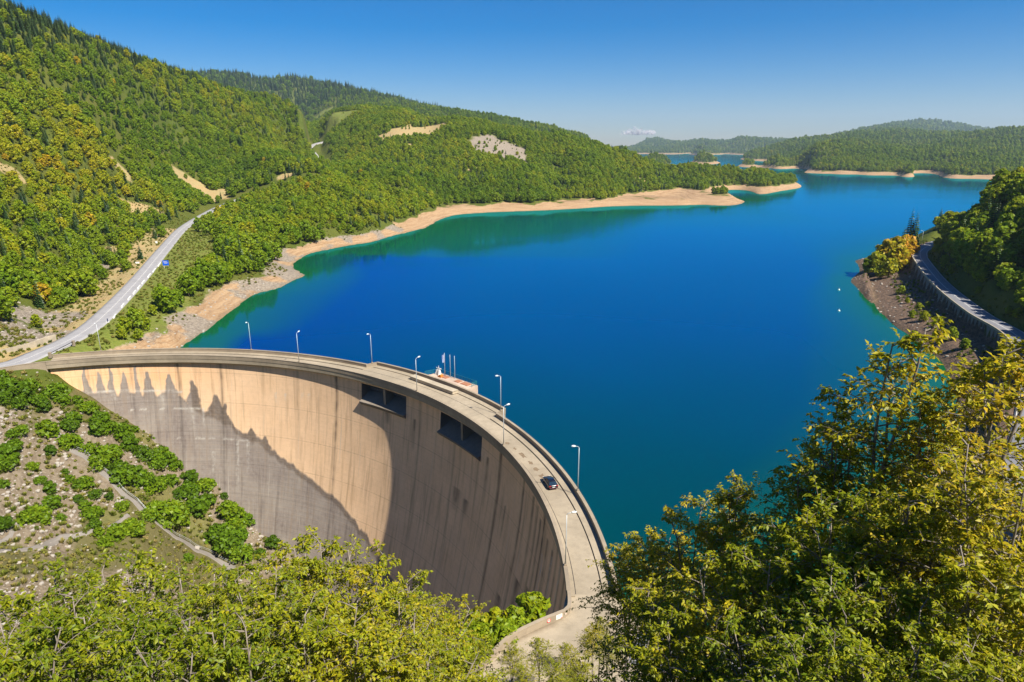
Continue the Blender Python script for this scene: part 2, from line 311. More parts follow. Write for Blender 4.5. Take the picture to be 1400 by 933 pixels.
GZ += np.where((GX < -58) & (GY < 205) & (_rr0 < 103) & (GZ < -2), 1.5*(1-2*np.abs(fbm(GX/8, GY/8, 33, 4)))+.8*fbm(GX/3, GY/3, 35, 3), 0)       # small capes and coves
# the left shore: a steady drawdown bank, then a lake bed that falls fast by the dam and slowly farther out, so the painted green hill reflection reaches wider
_sp = [P(x, y, WATER) for x, y in [(222, 484), (237, 479), (252, 472), (264, 464), (277, 455), (297, 440), (317, 424), (340, 406), (360, 399), (380, 394), (398, 385), (415, 377.5), (409, 371), (402, 363), (420, 349), (441, 343), (463, 338), (487, 334), (510, 330), (545, 321), (584, 310), (604, 300), (624, 294), (655, 291.5), (690, 290), (730, 288.5), (767, 287), (810, 284), (847, 282), (890, 281.5), (934, 281), (975, 279)]]
_sl = spline(_sp, 3.); _k0 = np.array([((_sl[:, :2]-q[:2])**2).sum(1).argmin() for q in _sp]); _tt = np.gradient(_sl[:, :2], axis=0); _wob = fbm(np.arange(len(_sl))/9., np.zeros(len(_sl)), 37, 3)
_far = np.arange(len(_sl)) > _k0[14]; _ds = np.concatenate([[0], np.cumsum(np.linalg.norm(np.diff(_sl[:, :2], axis=0), axis=1))])
_sl = _sl.copy(); _nn = np.stack([_tt[:, 1], -_tt[:, 0]], -1)/np.linalg.norm(_tt, axis=1)[:, None]; _sl[:, :2] += _nn*(1.4*_wob*np.where(_far, 2., 1.))[:, None]
_ss = np.nonzero((GR < 1100) & (GR > 150) & (GX < 420) & (GX > -420) & (GY > 150))[0]
for _i in range(0, len(_ss), 8000):
    s_ = _ss[_i:_i+8000]; d2 = (GX[s_, None]-_sl[None, :, 0])**2+(GY[s_, None]-_sl[None, :, 1])**2; k = d2.argmin(1); d = np.sqrt(d2[np.arange(len(s_)), k])
    land = ((GX[s_]-_sl[k, 0])*_nn[k, 0]+(GY[s_]-_sl[k, 1])*_nn[k, 1]) < 0; ends = sstep(0, 12, k)*(1-sstep(len(_sl)-14, len(_sl)-2, k)); fr_ = _far[k]
    zl = WATER+d*np.where(fr_, .36, .30)*(1+.25*np.sin(k*.21)); zw = WATER-np.where(fr_, np.minimum(.45*d, 3.2)+.085*np.maximum(d-7, 0), .5*d)
    w = np.where(land, 1-sstep(9, 27, d), 1-sstep(np.where(fr_, 150, 20), np.where(fr_, 260, 50), d))*ends
    GZ[s_] = GZ[s_]*(1-w)+np.where(land, zl, zw)*w
    GZ[s_] = np.where(land & (d < 90) & (ends > .5), np.maximum(GZ[s_], WATER+np.minimum(d*.3, 6)), GZ[s_])
DR = np.full(len(GX), 1e9); 
for pl, hw, fall, up in ((LROAD, 5.2, 9, .15), (LROAD2, 5, 14, .4), (RROAD[4:], 5.0, 5, .15), (PLAZA[4:], 3.9, 1.6, .15)):
    d, z = dist_poly(GX, GY, pl, hw+fall+40); w = 1-sstep(hw, hw+fall, d); GZ = GZ*(1-w) + (z-up)*w; DR = np.minimum(DR, d-hw)
_rs = RROAD[34:]; _rs = _rs[_rs[:, 1].argsort()]; _dx = (np.interp(GY, _rs[:, 1], _rs[:, 0])-GX)*.9; m = (GX > 90) & (GY > 150) & (GY < 398) & (_dx > 4.3) & (_dx < 24); GZ[m] = np.minimum(GZ[m], -2.2-.30*(_dx[m]-4.3))
# inside the dam's footprint the ground stays below the deck
_rr = np.hypot(GX-DC[0], GY-DC[1]); _aa = np.degrees(np.arctan2(GY-DC[1], GX-DC[0]))
m = (_rr > 104.6) & (_rr < 118) & (_aa > -1) & (_aa < 109.5); GZ[m] = np.minimum(GZ[m], np.where(_rr[m] < 108, -3, -14))
m = (GX > -4) & (GX < 24) & (GY > 63) & (GY < 112); GZ[m] = np.minimum(GZ[m], -.15)
m = (_rr < 106) & (_aa > 0) & (_aa < 40) & (GX > -40) & (GY > 79); GZ[m] = np.minimum(GZ[m], -8-.9*(GY[m]-79))
GZ2 = GZ.reshape(NR, NT)
def height(x, y):
    x = np.asarray(x, float); y = np.asarray(y, float)
    fi = np.clip(np.log(np.maximum(np.hypot(x, y), R0)/R0)/math.log(RQ), 0, NR-1.001); fj = np.clip(np.interp(np.degrees(np.arctan2(x, y)), TH, np.arange(NT)), 0, NT-1.001)
    i = fi.astype(int); j = fj.astype(int); u = fi-i; v = fj-j
    return (GZ2[i, j]*(1-v)+GZ2[i, j+1]*v)*(1-u) + (GZ2[i+1, j]*(1-v)+GZ2[i+1, j+1]*v)*u
def hit(px, py, t0=3, t1=14000):
    """where the line of sight of a photo point meets the ground"""
    d = ray(px, py); t = t0*1.002**np.arange(int(math.log(t1/t0)/math.log(1.002)))
    z = CAM_H + d[2]*t; h = height(d[0]*t, d[1]*t); k = np.nonzero(z <= h)[0]
    if len(k) == 0: return None
    t = t[k[0]]; return np.array([d[0]*t, d[1]*t, float(height(d[0]*t, d[1]*t))])
# ------------------------------------------------------------------ ground cover masks
BARE = np.zeros(len(GX)); ROCK = np.zeros(len(GX)); GRASS = np.zeros(len(GX))
_n1 = fbm(GX/np.clip(GR/25, 4, 60).round(0), GY/np.clip(GR/25, 4, 60).round(0), 41, 3)
NZ1 = fbm(GX/14, GY/14, 43, 4); NZ2 = fbm(GX/45, GY/45, 47, 4)
SPOTS = []                                # clearings: world disc + what shows there
def spot(px, py, r, kind, stretch=1.):
    q = hit(px, py, 60)
    if q is None: return
    SPOTS.append((q[0], q[1], r))
    d = np.hypot(GX-q[0], (GY-q[1])/stretch)
    M = {'bare': BARE, 'rock': ROCK, 'grass': GRASS}[kind]; v = 1-sstep(r*.55, r*1.25, d + r*.55*fbm(GX/(r*.5), GY/(r*.5), 51, 4)); np.maximum(M, v, out=M)
for q in [(194, 288, 17, 'bare'), (180, 318, 15, 'bare'), (166, 345, 14, 'bare'), (258, 248, 15, 'bare'), (272, 262, 18, 'bare'), (290, 270, 16, 'bare'), (310, 262, 12, 'bare'), (340, 252, 9, 'bare'), (150, 372, 9, 'bare'), (10, 235, 9, 'bare'), (165, 232, 8, 'bare'), (392, 240, 10, 'bare'), (560, 181, 34, 'bare', 1.8), (588, 178, 30, 'bare', 1.8), (535, 184, 24, 'bare', 1.8), (478, 186, 10, 'bare'), (560, 200, 12, 'bare'), (556, 215, 9, 'bare'), (668, 200, 30, 'rock', 1.9), (688, 207, 32, 'rock', 1.9), (706, 216, 20, 'rock', 1.9), (440, 157, 40, 'grass', 1.5), (462, 159, 40, 'grass', 1.5), (730, 232, 9, 'bare'), (880, 248, 9, 'bare'), (650, 232, 9, 'bare'), (1322, 214, 30, 'bare'), (1385, 213, 30, 'bare'), (1360, 190, 70, 'bare'), (1330, 193, 50, 'bare'),
          (20, 455, 16, 'rock'), (60, 440, 14, 'rock'), (0, 420, 10, 'rock'), (100, 430, 10, 'bare')]: spot(*q)
dL, zL = dist_poly(GX, GY, LROAD, 80)
side = GX > np.interp(GY, LROAD[3:, 1], LROAD[3:, 0])
near_l = (GR < 560) & (GY > 170)
BARE = np.maximum(BARE, np.where(near_l & ~side & (dL < 80), (1-sstep(15, 26, dL + 7*NZ1))*(.55+.45*sstep(-.2, .3, NZ1)), 0))
GRASS = np.maximum(GRASS, np.where(near_l & side & (dL < 80) & (GZ > -4.5), (1-sstep(18, 44, dL + 12*NZ1)), 0))
# the gorge side below the dam's left end: stony, with dry grass
gorge = (GX < -55) & (GY < 205) & (_rr < 112) & (GZ < 1.5)
ROCK = np.where(gorge, np.maximum(ROCK, sstep(-.38, .02, NZ1*.8+NZ2*.5)), ROCK); BARE = np.where(gorge, np.maximum(BARE, .7*sstep(-.35, .15, NZ2)), BARE); GRASS = np.where(gorge, sstep(.1, .35, fbm(GX/17, GY/17, 77, 3))*(1-ROCK*.6), GRASS)
_nl = (GX < -60) & (GY < 560); BEACH = np.where((GZ < 6) & (_rr > 112), 1-sstep(np.where(_nl, -4.4, -2.6), np.where(_nl, -2.2, -.6), GZ + 2.2*NZ1), 0)
BEACH[(GX < -60) & (GY < 215) & (_rr < 118)] = 0
ROCK = np.where(_nl, np.maximum(ROCK, BEACH), ROCK); BEACH = np.where(_nl, BEACH*(.15+.85*sstep(-.1, .25, NZ1)), BEACH)
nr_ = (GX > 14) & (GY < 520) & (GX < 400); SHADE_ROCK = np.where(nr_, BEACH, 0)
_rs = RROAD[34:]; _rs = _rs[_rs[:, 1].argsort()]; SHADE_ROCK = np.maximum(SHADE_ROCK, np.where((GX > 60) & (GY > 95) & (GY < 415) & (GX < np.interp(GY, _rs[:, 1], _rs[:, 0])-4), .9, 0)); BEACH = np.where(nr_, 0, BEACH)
FAR = sstep(5000, 9000, GR)
idx = np.arange(NR*NT).reshape(NR, NT)
TF = np.stack([idx[:-1, :-1], idx[:-1, 1:], idx[1:, 1:], idx[1:, :-1]], -1).reshape(-1, 4)
wrapf = np.stack([idx[:-1, -1], idx[:-1, 0], idx[1:, 0], idx[1:, -1]], -1)
TF = np.concatenate([TF, wrapf])
TV = np.stack([GX, GY, GZ], -1)
# cap of the hub under the viewpoint
me_t = np_mesh('terrain', TV, TF, dict(beach=BEACH, bare=BARE, rock=ROCK, grass=GRASS, scarp_shade=SHADE_ROCK), smooth=True)
m_ground = mat('ground'); b = NB(m_ground); pos = b.pos()
nz_s = b.noise(pos, .9, 6, .65); nz_m = b.noise(pos, .12, 5, .6); nz_l = b.noise(pos, .012, 5, .6)
floor_ = b.mix(nz_m, (.045, .07, .010), (.11, .135, .020)); floor_ = b.mix(b.ramp(nz_l, [(.35, 0), (.65, .5)]), floor_, (.15, .14, .03))
soil = b.mix(b.ramp(nz_m, [(.3, 0), (.7, 1)]), (.40, .25, .11), (.33, .29, .12)); soil = b.mix(b.ramp(nz_s, [(.35, 0), (.7, .55)]), soil, (.46, .36, .20))
rockc = b.mix(b.ramp(nz_s, [(.3, 0), (.62, 1)]), (.14, .11, .085), (.35, .295, .23))
grassc = b.mix(b.ramp(nz_s, [(.3, 0), (.7, 1)]), (.10, .13, .02), (.24, .23, .06)); grassc = b.mix(b.ramp(nz_m, [(.4, 0), (.6, .6)]), grassc, (.15, .20, .03))
sep = b.t.nodes.new('ShaderNodeSeparateXYZ'); b.l(pos, sep.inputs[0])
strat = b.t.nodes.new('ShaderNodeTexNoise'); strat.inputs['Scale'].default_value = 1.0; strat.inputs['Detail'].default_value = 5; b.l(b.mapv(pos, (.05, .05, 1.6)), strat.inputs['Vector'])
beachc = b.mix(b.ramp(strat.outputs['Fac'], [(.3, 0), (.7, 1)]), (.29, .17, .085), (.45, .30, .17)); beachc = b.mix(b.ramp(nz_s, [(.45, 0), (.7, .6)]), beachc, (.50, .38, .25))
tl = b.math('FRACT', b.math('ADD', b.math('MULTIPLY', sep.outputs['Z'], .9), b.math('MULTIPLY', nz_m, 1.6))); beachc = b.mix(b.ramp(tl, [(0, .45), (.18, 0), (.8, 0), (1, .3)]), beachc, (.21, .13, .07))
wet = b.ramp(b.math('ADD', sep.outputs['Z'], b.math('MULTIPLY', nz_m, .8)), [(0, 0), (1, 1)])
def msk(name, soft=.5): return b.ramp(b.math('ADD', b.attr(name), b.math('MULTIPLY', b.math('SUBTRACT', nz_s, .5), soft)), [(.28, 0), (.62, 1)])
c = b.mix(msk('grass'), floor_, grassc); c = b.mix(msk('bare'), c, soil); c = b.mix(msk('rock', .9), c, rockc); c = b.mix(msk('beach'), c, beachc); c = b.mix(msk('scarp_shade'), c, b.mix(b.ramp(nz_s, [(.35, 0), (.65, 1)]), (.075, .058, .048), (.23, .15, .10)))  # dark right-shore rock, painted darker still in place of the hill's shade
wetf = b.math('SUBTRACT', 1., b.math('MULTIPLY', b.math('SUBTRACT', sep.outputs['Z'], WATER), 1.2), clamp=True)
c = b.mix(b.math('MULTIPLY', wetf, .55), c, (.16, .12, .07))
bh = b.math('ADD', b.math('MULTIPLY', nz_s, .5), b.noise(pos, .35, 6, .7))
b.out(b.principled(c, .95, b.bump(bh, .8, 1.2), 0, .1))
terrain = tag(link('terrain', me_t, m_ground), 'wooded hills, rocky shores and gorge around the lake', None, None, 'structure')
# ------------------------------------------------------------------ lake
wr = 60*1.02**np.arange(int(math.log(15000/60)/math.log(1.02))+1); wt = np.arange(-60, 60.01, .5)
wx = (wr[:, None]*np.sin(np.radians(wt))[None]); wy = (wr[:, None]*np.cos(np.radians(wt))[None])
wh = height(wx.ravel(), wy.ravel()).reshape(wx.shape)
wrr = np.hypot(wx-DC[0], wy-DC[1]); waa = np.degrees(np.arctan2(wy-DC[1], wx-DC[0]))
keepv = ~((wrr < 109.0) & (waa > -30)) & ~((waa > 109) & (wx < -100) & (wy < 215)) & ~((wx < 14) & (wy < 82)) & (wx > -900)
wi = np.arange(wx.size).reshape(wx.shape)
wf = np.stack([wi[:-1, :-1], wi[:-1, 1:], wi[1:, 1:], wi[1:, :-1]], -1).reshape(-1, 4)
kv = keepv.ravel(); hv = wh.ravel()
ok = kv[wf].all(1) & (hv[wf].min(1) < WATER+1.5)
wf = wf[ok]; used = np.unique(wf); remap = -np.ones(wx.size, int); remap[used] = np.arange(len(used))
wv = np.stack([wx.ravel(), wy.ravel(), np.full(wx.size, WATER)], -1)[used]
me_w = np_mesh('lake', wv, remap[wf], dict(depth=(WATER-hv[used]).clip(0, 60)), smooth=True)
m_water = mat('lake_water'); b = NB(m_water); pos = b.pos()
dep = b.attr('depth'); big = b.noise(pos, .0035, 3, .5)
sp = b.n('SeparateXYZ'); b.l(pos, sp.inputs[0])
bigc = b.math('MULTIPLY', b.math('SUBTRACT', big, .5), .45)
deep = b.ramp(b.math('ADD', b.math('MULTIPLY', sp.outputs['Y'], 1/600.), bigc), [(.16, (.0, .040, .049)), (.42, (.0, .050, .145)), (.95, (.0, .085, .20))])
deep = b.mix(b.ramp(b.math('ADD', b.math('MULTIPLY', sp.outputs['X'], -1/250.), bigc), [(.05, 0), (.5, 1)]), deep, (.0, .022, .165))
shal_refl = b.mix(b.ramp(b.math('DIVIDE', dep, 27.), [(0, 0), (.12, .1), (.5, .55), (1, 1)]), (.006, .095, .030), deep)  # shallow green, carried farther out beyond the left bank as painted hill reflection
wav = b.math('ADD', b.math('MULTIPLY', b.noise(pos, .9, 3, .5), .35), b.noise(b.mapv(pos, (.22, .5, .3), (0, 0, .5)), 1., 4, .6))
gust = b.ramp(b.noise(b.mapv(pos, (.004, .012, .01)), 1., 4, .6), [(.38, .08), (.66, .75)])
nrm = b.t.nodes.new('ShaderNodeBump'); nrm.inputs['Distance'].default_value = .2; b.l(wav, nrm.inputs['Height']); b.l(b.math('MULTIPLY', gust, .35), nrm.inputs['Strength'])
dif = b.n('BsdfDiffuse'); b.l(shal_refl, dif.inputs['Color'])
gl = b.n('BsdfGlossy'); gl.inputs['Roughness'].default_value = .06; gl.inputs['Color'].default_value = (.02, .58, .98, 1); b.l(nrm.outputs[0], gl.inputs['Normal'])
fr = b.n('Fresnel'); fr.inputs['IOR'].default_value = 1.52
mx = b.n('MixShader'); b.l(fr.outputs[0], mx.inputs[0]); b.l(dif.outputs[0], mx.inputs[1]); b.l(gl.outputs[0], mx.inputs[2]); b.out(mx)
lake = tag(link('lake', me_w, m_water), 'deep blue reservoir lake', None, None, 'structure')
# ================================================================== concrete
def concrete(name, base=(.42, .33, .22), dark=.55, uvs=True, wall=False):
    m = mat(name); b = NB(m); v = b.uv() if uvs else b.obj()
    n1 = b.noise(v, .11, 5, .6); n2 = b.noise(v, .9, 6, .65); n3 = b.noise(b.mapv(v, (.9, .05, 1)), 1., 5, .6); n4 = b.noise(b.mapv(v, (.05, 2.2, 1)), 1., 3, .6)
    lo = tuple(x*dark for x in base); kf = min(1.28, .90/max(base)); hi = tuple(x*kf for x in base)
    c = b.mix(b.ramp(n1, [(.3, 0), (.7, 1)]), tuple(x*.84 for x in base), hi)
    c = b.mix(b.ramp(n2, [(.45, 0), (.8, .3 if wall else .45)]), c, lo)
    if wall:
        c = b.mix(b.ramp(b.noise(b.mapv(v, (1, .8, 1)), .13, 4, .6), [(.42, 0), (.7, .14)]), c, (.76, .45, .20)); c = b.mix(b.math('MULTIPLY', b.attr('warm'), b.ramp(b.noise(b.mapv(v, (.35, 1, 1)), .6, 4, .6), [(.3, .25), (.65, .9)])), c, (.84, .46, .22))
        sep = b.t.nodes.new('ShaderNodeSeparateXYZ'); b.l(v, sep.inputs[0]); U, Z = sep.outputs[0], sep.outputs[1]
        # weathered grey zone, its edge in streaks
        gz = b.math('ADD', b.attr('grey'), b.math('MULTIPLY', b.math('SUBTRACT', n3, .5), .22)); gz = b.math('ADD', gz, b.math('MULTIPLY', b.math('SUBTRACT', n2, .5), .25))
        greyc = b.mix(b.ramp(b.math('ADD', b.math('MULTIPLY', n3, .65), b.math('MULTIPLY', n4, .35)), [(.36, 0), (.64, 1)]), (.19, .15, .13), (.33, .28, .25)); greyc = b.mix(b.ramp(n2, [(.4, 0), (.7, .5)]), greyc, (.38, .335, .30)); greyc = b.mix(b.ramp(n1, [(.38, 0), (.66, .6)]), greyc, (.40, .35, .30)); greyc = b.mix(b.ramp(b.noise(b.mapv(v, (.5, .03, 1), loc=(11, 3, 0)), 1., 5, .65), [(.52, 0), (.68, .6)]), greyc, (.13, .10, .085))
        c = b.mix(b.ramp(gz, [(.30, 0), (.72, 1)]), c, greyc)
        c = b.mix(b.math('MULTIPLY', b.ramp(b.attr('rim'), [(.2, 0), (.7, .75)]), b.ramp(n2, [(.3, .4), (.65, 1)])), c, (.105, .072, .05))
        # vertical rust and lime runs, fading downwards
        run = b.ramp(n3, [(.50, 0), (.72, .46)]); c = b.mix(run, c, (.20, .125, .065))
        run2 = b.ramp(b.noise(b.mapv(v, (1.7, .035, 1), loc=(31, 7, 0)), 1., 4, .6), [(.62, 0), (.74, .5)]); c = b.mix(run2, c, (.56, .50, .42))
        c = b.mix(b.ramp(b.attr('streak'), [(0, 0), (1, .92)]), c, (.045, .035, .03))
        c = b.mix(b.math('MULTIPLY', b.attr('lime'), b.ramp(n2, [(.35, .1), (.6, 1)])), c, (.62, .58, .52))
        # lift lines every 1.5 m and form-board texture
        lz = b.math('ABSOLUTE', b.math('SUBTRACT', b.math('FRACT', b.math('MULTIPLY', Z, 1/1.5)), .5))
        c = b.mix(b.math('MULTIPLY', b.ramp(lz, [(.02, .22), (.07, 0)]), b.ramp(n1, [(.3, .2), (.65, 1)])), c, lo)
        lz2 = b.math('ABSOLUTE', b.math('SUBTRACT', b.math('FRACT', b.math('MULTIPLY', Z, 1/9.)), .5))
        c = b.mix(b.math('MULTIPLY', b.ramp(lz2, [(.006, .3), (.016, 0)]), b.ramp(n2, [(.3, .3), (.6, 1)])), c, (.12, .085, .06))
    h = b.math('ADD', b.math('MULTIPLY', n2, .6), n4)
    b.out(b.principled(c, .92, b.bump(h, .25, .08), 0, .15)); return m
M_wall = concrete('dam_concrete', (.90, .615, .385), .6, wall=True)
M_deck = concrete('deck_concrete', (.40, .34, .25), uvs=False)
M_par = concrete('parapet_concrete', (.30, .245, .18), uvs=False)
M_white = simple('white_paint', (.75, .74, .70), .5)
M_gate = simple('gate_steel', (.11, .12, .14), .55, .1)
M_steel = simple('galvanised_steel', (.55, .57, .58), .4, .5, .1)
M_teal = simple('green_railing_paint', (.03, .22, .20), .5)
M_rust = simple('rusty_hatch', (.36, .16, .09), .8)
M_red = simple('sign_red', (.65, .03, .03), .4, var=.05)
M_blue = simple('sign_blue', (.01, .10, .62), .4, var=.05)
M_dark = simple('dark_iron', (.03, .03, .03), .6)
def asphalt(name, base, line=False):
    m = mat(name); b = NB(m); v = b.pos(); n1 = b.noise(v, .25, 5, .6); n2 = b.noise(v, 3., 5, .7)
    c = b.mix(b.ramp(n1, [(.3, 0), (.7, 1)]), tuple(x*.8 for x in base), tuple(min(.8, x*1.15) for x in base)); c = b.mix(b.ramp(n2, [(.35, .35), (.7, 0)]), c, tuple(x*.6 for x in base))
    rut = b.attr('rut'); c = b.mix(b.math('MULTIPLY', rut, .45), c, tuple(x*.72 for x in base))
    b.out(b.principled(c, .85, b.bump(n2, .15, .03), 0, .25)); return m
# ================================================================== the dam
dam = tag(empty('dam', dp(55, 106, 0)), 'tall curved concrete arch dam holding back the blue lake', 'dam'); DINV = -np.array(dam.location)
A0, A1 = -1.5, 109.6
OPEN = [(48.6, 57.9), (31.2, 41.0)]; OZ0, OZ1 = -2.1, -6.6
JOINT = [98.1, 90.9, 83.9, 76.8, 70.3, 62.9, 45.6, 37.4, 26.3, 19.8, 13.0, 6.2, 104.5]
JW = {98.1: .5, 90.9: .75, 83.9: .9, 76.8: .25, 70.3: .45, 62.9: 1., 45.6: .6, 37.4: .5, 26.3: 1., 19.8: .9, 13: 1., 6.2: .8, 104.5: .5}
aa = np.unique(np.concatenate([np.arange(A0, A1+.01, .28), np.array(OPEN).ravel()])); 
zz = np.unique(np.concatenate([np.array([-1.2, OZ0, OZ1]), np.arange(-1.5, -84, -.5)]))[::-1]
AA, ZZ = np.meshgrid(aa, zz); RR = faceR(ZZ)
fx = DC[0]+RR*np.cos(np.radians(AA)); fy = DC[1]+RR*np.sin(np.radians(AA))
Ua = np.radians(AA)*106
# weathering, laid out along the face in metres
bpts = np.array([(112, -7.5), (106.8, -8.6), (99.5, -10.4), (91.6, -10.9), (90.2, -12.5), (87.9, -15.3), (83.3, -18.0), (80.4, -22.1), (77.7, -23.2), (74, -27.5), (66.2, -33.4), (60.7, -37.6), (50.9, -46.8), (40, -60), (-5, -70)])[::-1]
zb = np.interp(AA, bpts[:, 0], bpts[:, 1]) + 1.1*fbm(AA*1.1, AA*0, 3, 4)
for a, zt, w in [(104.8, -1.6, .5), (103, -3, .7), (101.3, -2, .55), (99.3, -3.6, .8), (97.4, -2, .35), (95.7, -3.8, .9), (92.3, -4.8, 1.0), (88.8, -6.8, 1.35), (85.1, -11.0, 1.6), (83.6, -13.5, .8), (79, -20.5, .8), (76.5, -22.5, .8)]:
    base = np.interp(a, bpts[:, 0], bpts[:, 1]); dz = np.clip((zt-ZZ)/(zt-base+.01), 0, 1.6)
    hw = w*(.12+.88*dz**1.25)*(1+.35*fbm(ZZ*.9+a*7, ZZ*0, 9, 3)); hw = hw+.12; sv = np.minimum(2.4*(1-np.abs(AA-a-.25*fbm(ZZ*.4+a, ZZ*0, 5, 2))/hw), (zt-ZZ)*1.2); zb = np.where(sv > -1, np.maximum(zb, ZZ+np.minimum(sv, 1.5)), zb)
dist = zb-ZZ
grey = sstep(-1.0, 1.6, dist)
rim = np.where(AA < 89, np.exp(-((dist-.9)/1.3)**2), np.exp(-((dist-.6)/.8)**2)*.5)*grey
streak = np.zeros_like(AA)
for a in JOINT:
    w = .10+.16*JW[a]; wob = .12*fbm(ZZ*.12+a, ZZ*0, 3, 3); v = np.exp(-((AA-a-wob)/w)**2)*JW[a]*(.35+.65*np.clip(1-(-ZZ-2)/(22+18*JW[a]), 0, 1))*(.6+.6*vnoise(ZZ*.7+a, ZZ*0+a, 5)); streak = np.maximum(streak, v)
for a, z0, ln, w in [(16.8, -3, 26, .3), (15.4, -3.5, 32, .22), (14.2, -5, 30, .3), (11.5, -6, 26, .3), (9.6, -6, 20, .28), (17.8, -22, 18, .7), (14.8, -20, 18, .8), (21.5, -30, 12, .6), (8, -3, 22, .25), (4.5, -3, 16, .3), (46.7, -7, 9, .25), (29.5, -5.5, 12, .3), (52.5, -7.5, 4, .5), (36, -18, 6, .8), (33.5, -19, 5, .6), (24, -12, 8, .2)]:
    v = np.exp(-((AA-a)/w)**2)*(ZZ < z0)*np.clip(1-(z0-ZZ)/ln, 0, 1)**.6*.8*(.5+.7*vnoise(ZZ*.8+a, AA*2, 7)); streak = np.maximum(streak, v)
lime = np.exp(-((ZZ-np.interp(AA, [90, 92, 105, 110], [-10.6, -10.4, -9.4, -9])-.15)/.22)**2)*(AA > 90.5)*.9
lime = np.maximum(lime, (np.exp(-((ZZ+15.5)/.25)**2)*(AA > 87)*(AA < 99)*(vnoise(AA*1.5, AA*0, 3) > .4)*.8))
lime = np.maximum(lime, np.exp(-((ZZ+24.5)/.3)**2)*(AA > 77)*(AA < 92)*(vnoise(AA*1.2, AA*0, 9) > .5)*.6)
for a, z0, ln in [(93.8, -10, 7), (89, -15, 9), (87.2, -15, 8), (101, -10, 4), (81.5, -24, 18), (79.6, -24, 12), (74.3, -9, 4), (72.5, -9, 3), (69.4, -8, 3), (68.2, -8, 3), (85.8, -28, 12), (9.5, -7, 16), (6.5, -5, 14), (12.3, -10, 14)]:
    lime = np.maximum(lime, np.exp(-((AA-a-.2*fbm(ZZ*.5, ZZ*0, 3, 2))/.17)**2)*(ZZ < z0)*np.clip(1-(z0-ZZ)/ln, 0, 1)*.9)
nA, nZ = len(aa), len(zz)
gi = np.arange(nA*nZ).reshape(nZ, nA)
F = np.stack([gi[:-1, :-1], gi[1:, :-1], gi[1:, 1:], gi[:-1, 1:]], -1).reshape(-1, 4)
ca = (AA[:-1, :-1]+AA[1:, 1:]).ravel()/2; cz = (ZZ[:-1, :-1]+ZZ[1:, 1:]).ravel()/2
hole = np.zeros(len(F), bool)
for o0, o1 in OPEN: hole |= (ca > o0) & (ca < o1) & (cz < OZ0) & (cz > OZ1)
F = F[~hole]
V = np.stack([fx.ravel(), fy.ravel(), ZZ.ravel()], -1); uvw = np.stack([Ua.ravel(), ZZ.ravel()], -1)
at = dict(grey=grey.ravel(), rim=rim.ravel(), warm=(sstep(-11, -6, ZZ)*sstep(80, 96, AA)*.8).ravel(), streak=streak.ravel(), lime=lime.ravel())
# back, top, ends as coarser strips
V2 = []; F2 = []
ab = np.linspace(A0, A1, 90); RB = 111.6
n0 = len(V)
for a in ab: V2 += [dp(a, RB, -1.2), dp(a, RB, -84), dp(a, float(faceR(-1.2)), -1.2), dp(a, float(faceR(-84.)), -84)]
for i in range(len(ab)-1):
    k = n0+4*i; F2 += [(k, k+1, k+5, k+4), (k+2, k, k+4, k+6)]
k = n0; F2 += [(k, k+2, k+3, k+1)]; k = n0+4*(len(ab)-1); F2 += [(k+2, k, k+1, k+3)]
V2 = np.array(V2); V = np.concatenate([V, V2]); F = np.concatenate([F, np.array(F2)]); uvw = np.concatenate([uvw, np.stack([V2[:, 0]+V2[:, 1], V2[:, 2]], -1)])
at = {k_: np.concatenate([v_, np.zeros(len(V2))]) for k_, v_ in at.items()}
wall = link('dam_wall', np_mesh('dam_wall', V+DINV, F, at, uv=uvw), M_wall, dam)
M_deckc = concrete('crest_roadway', (.33, .275, .20), uvs=False)
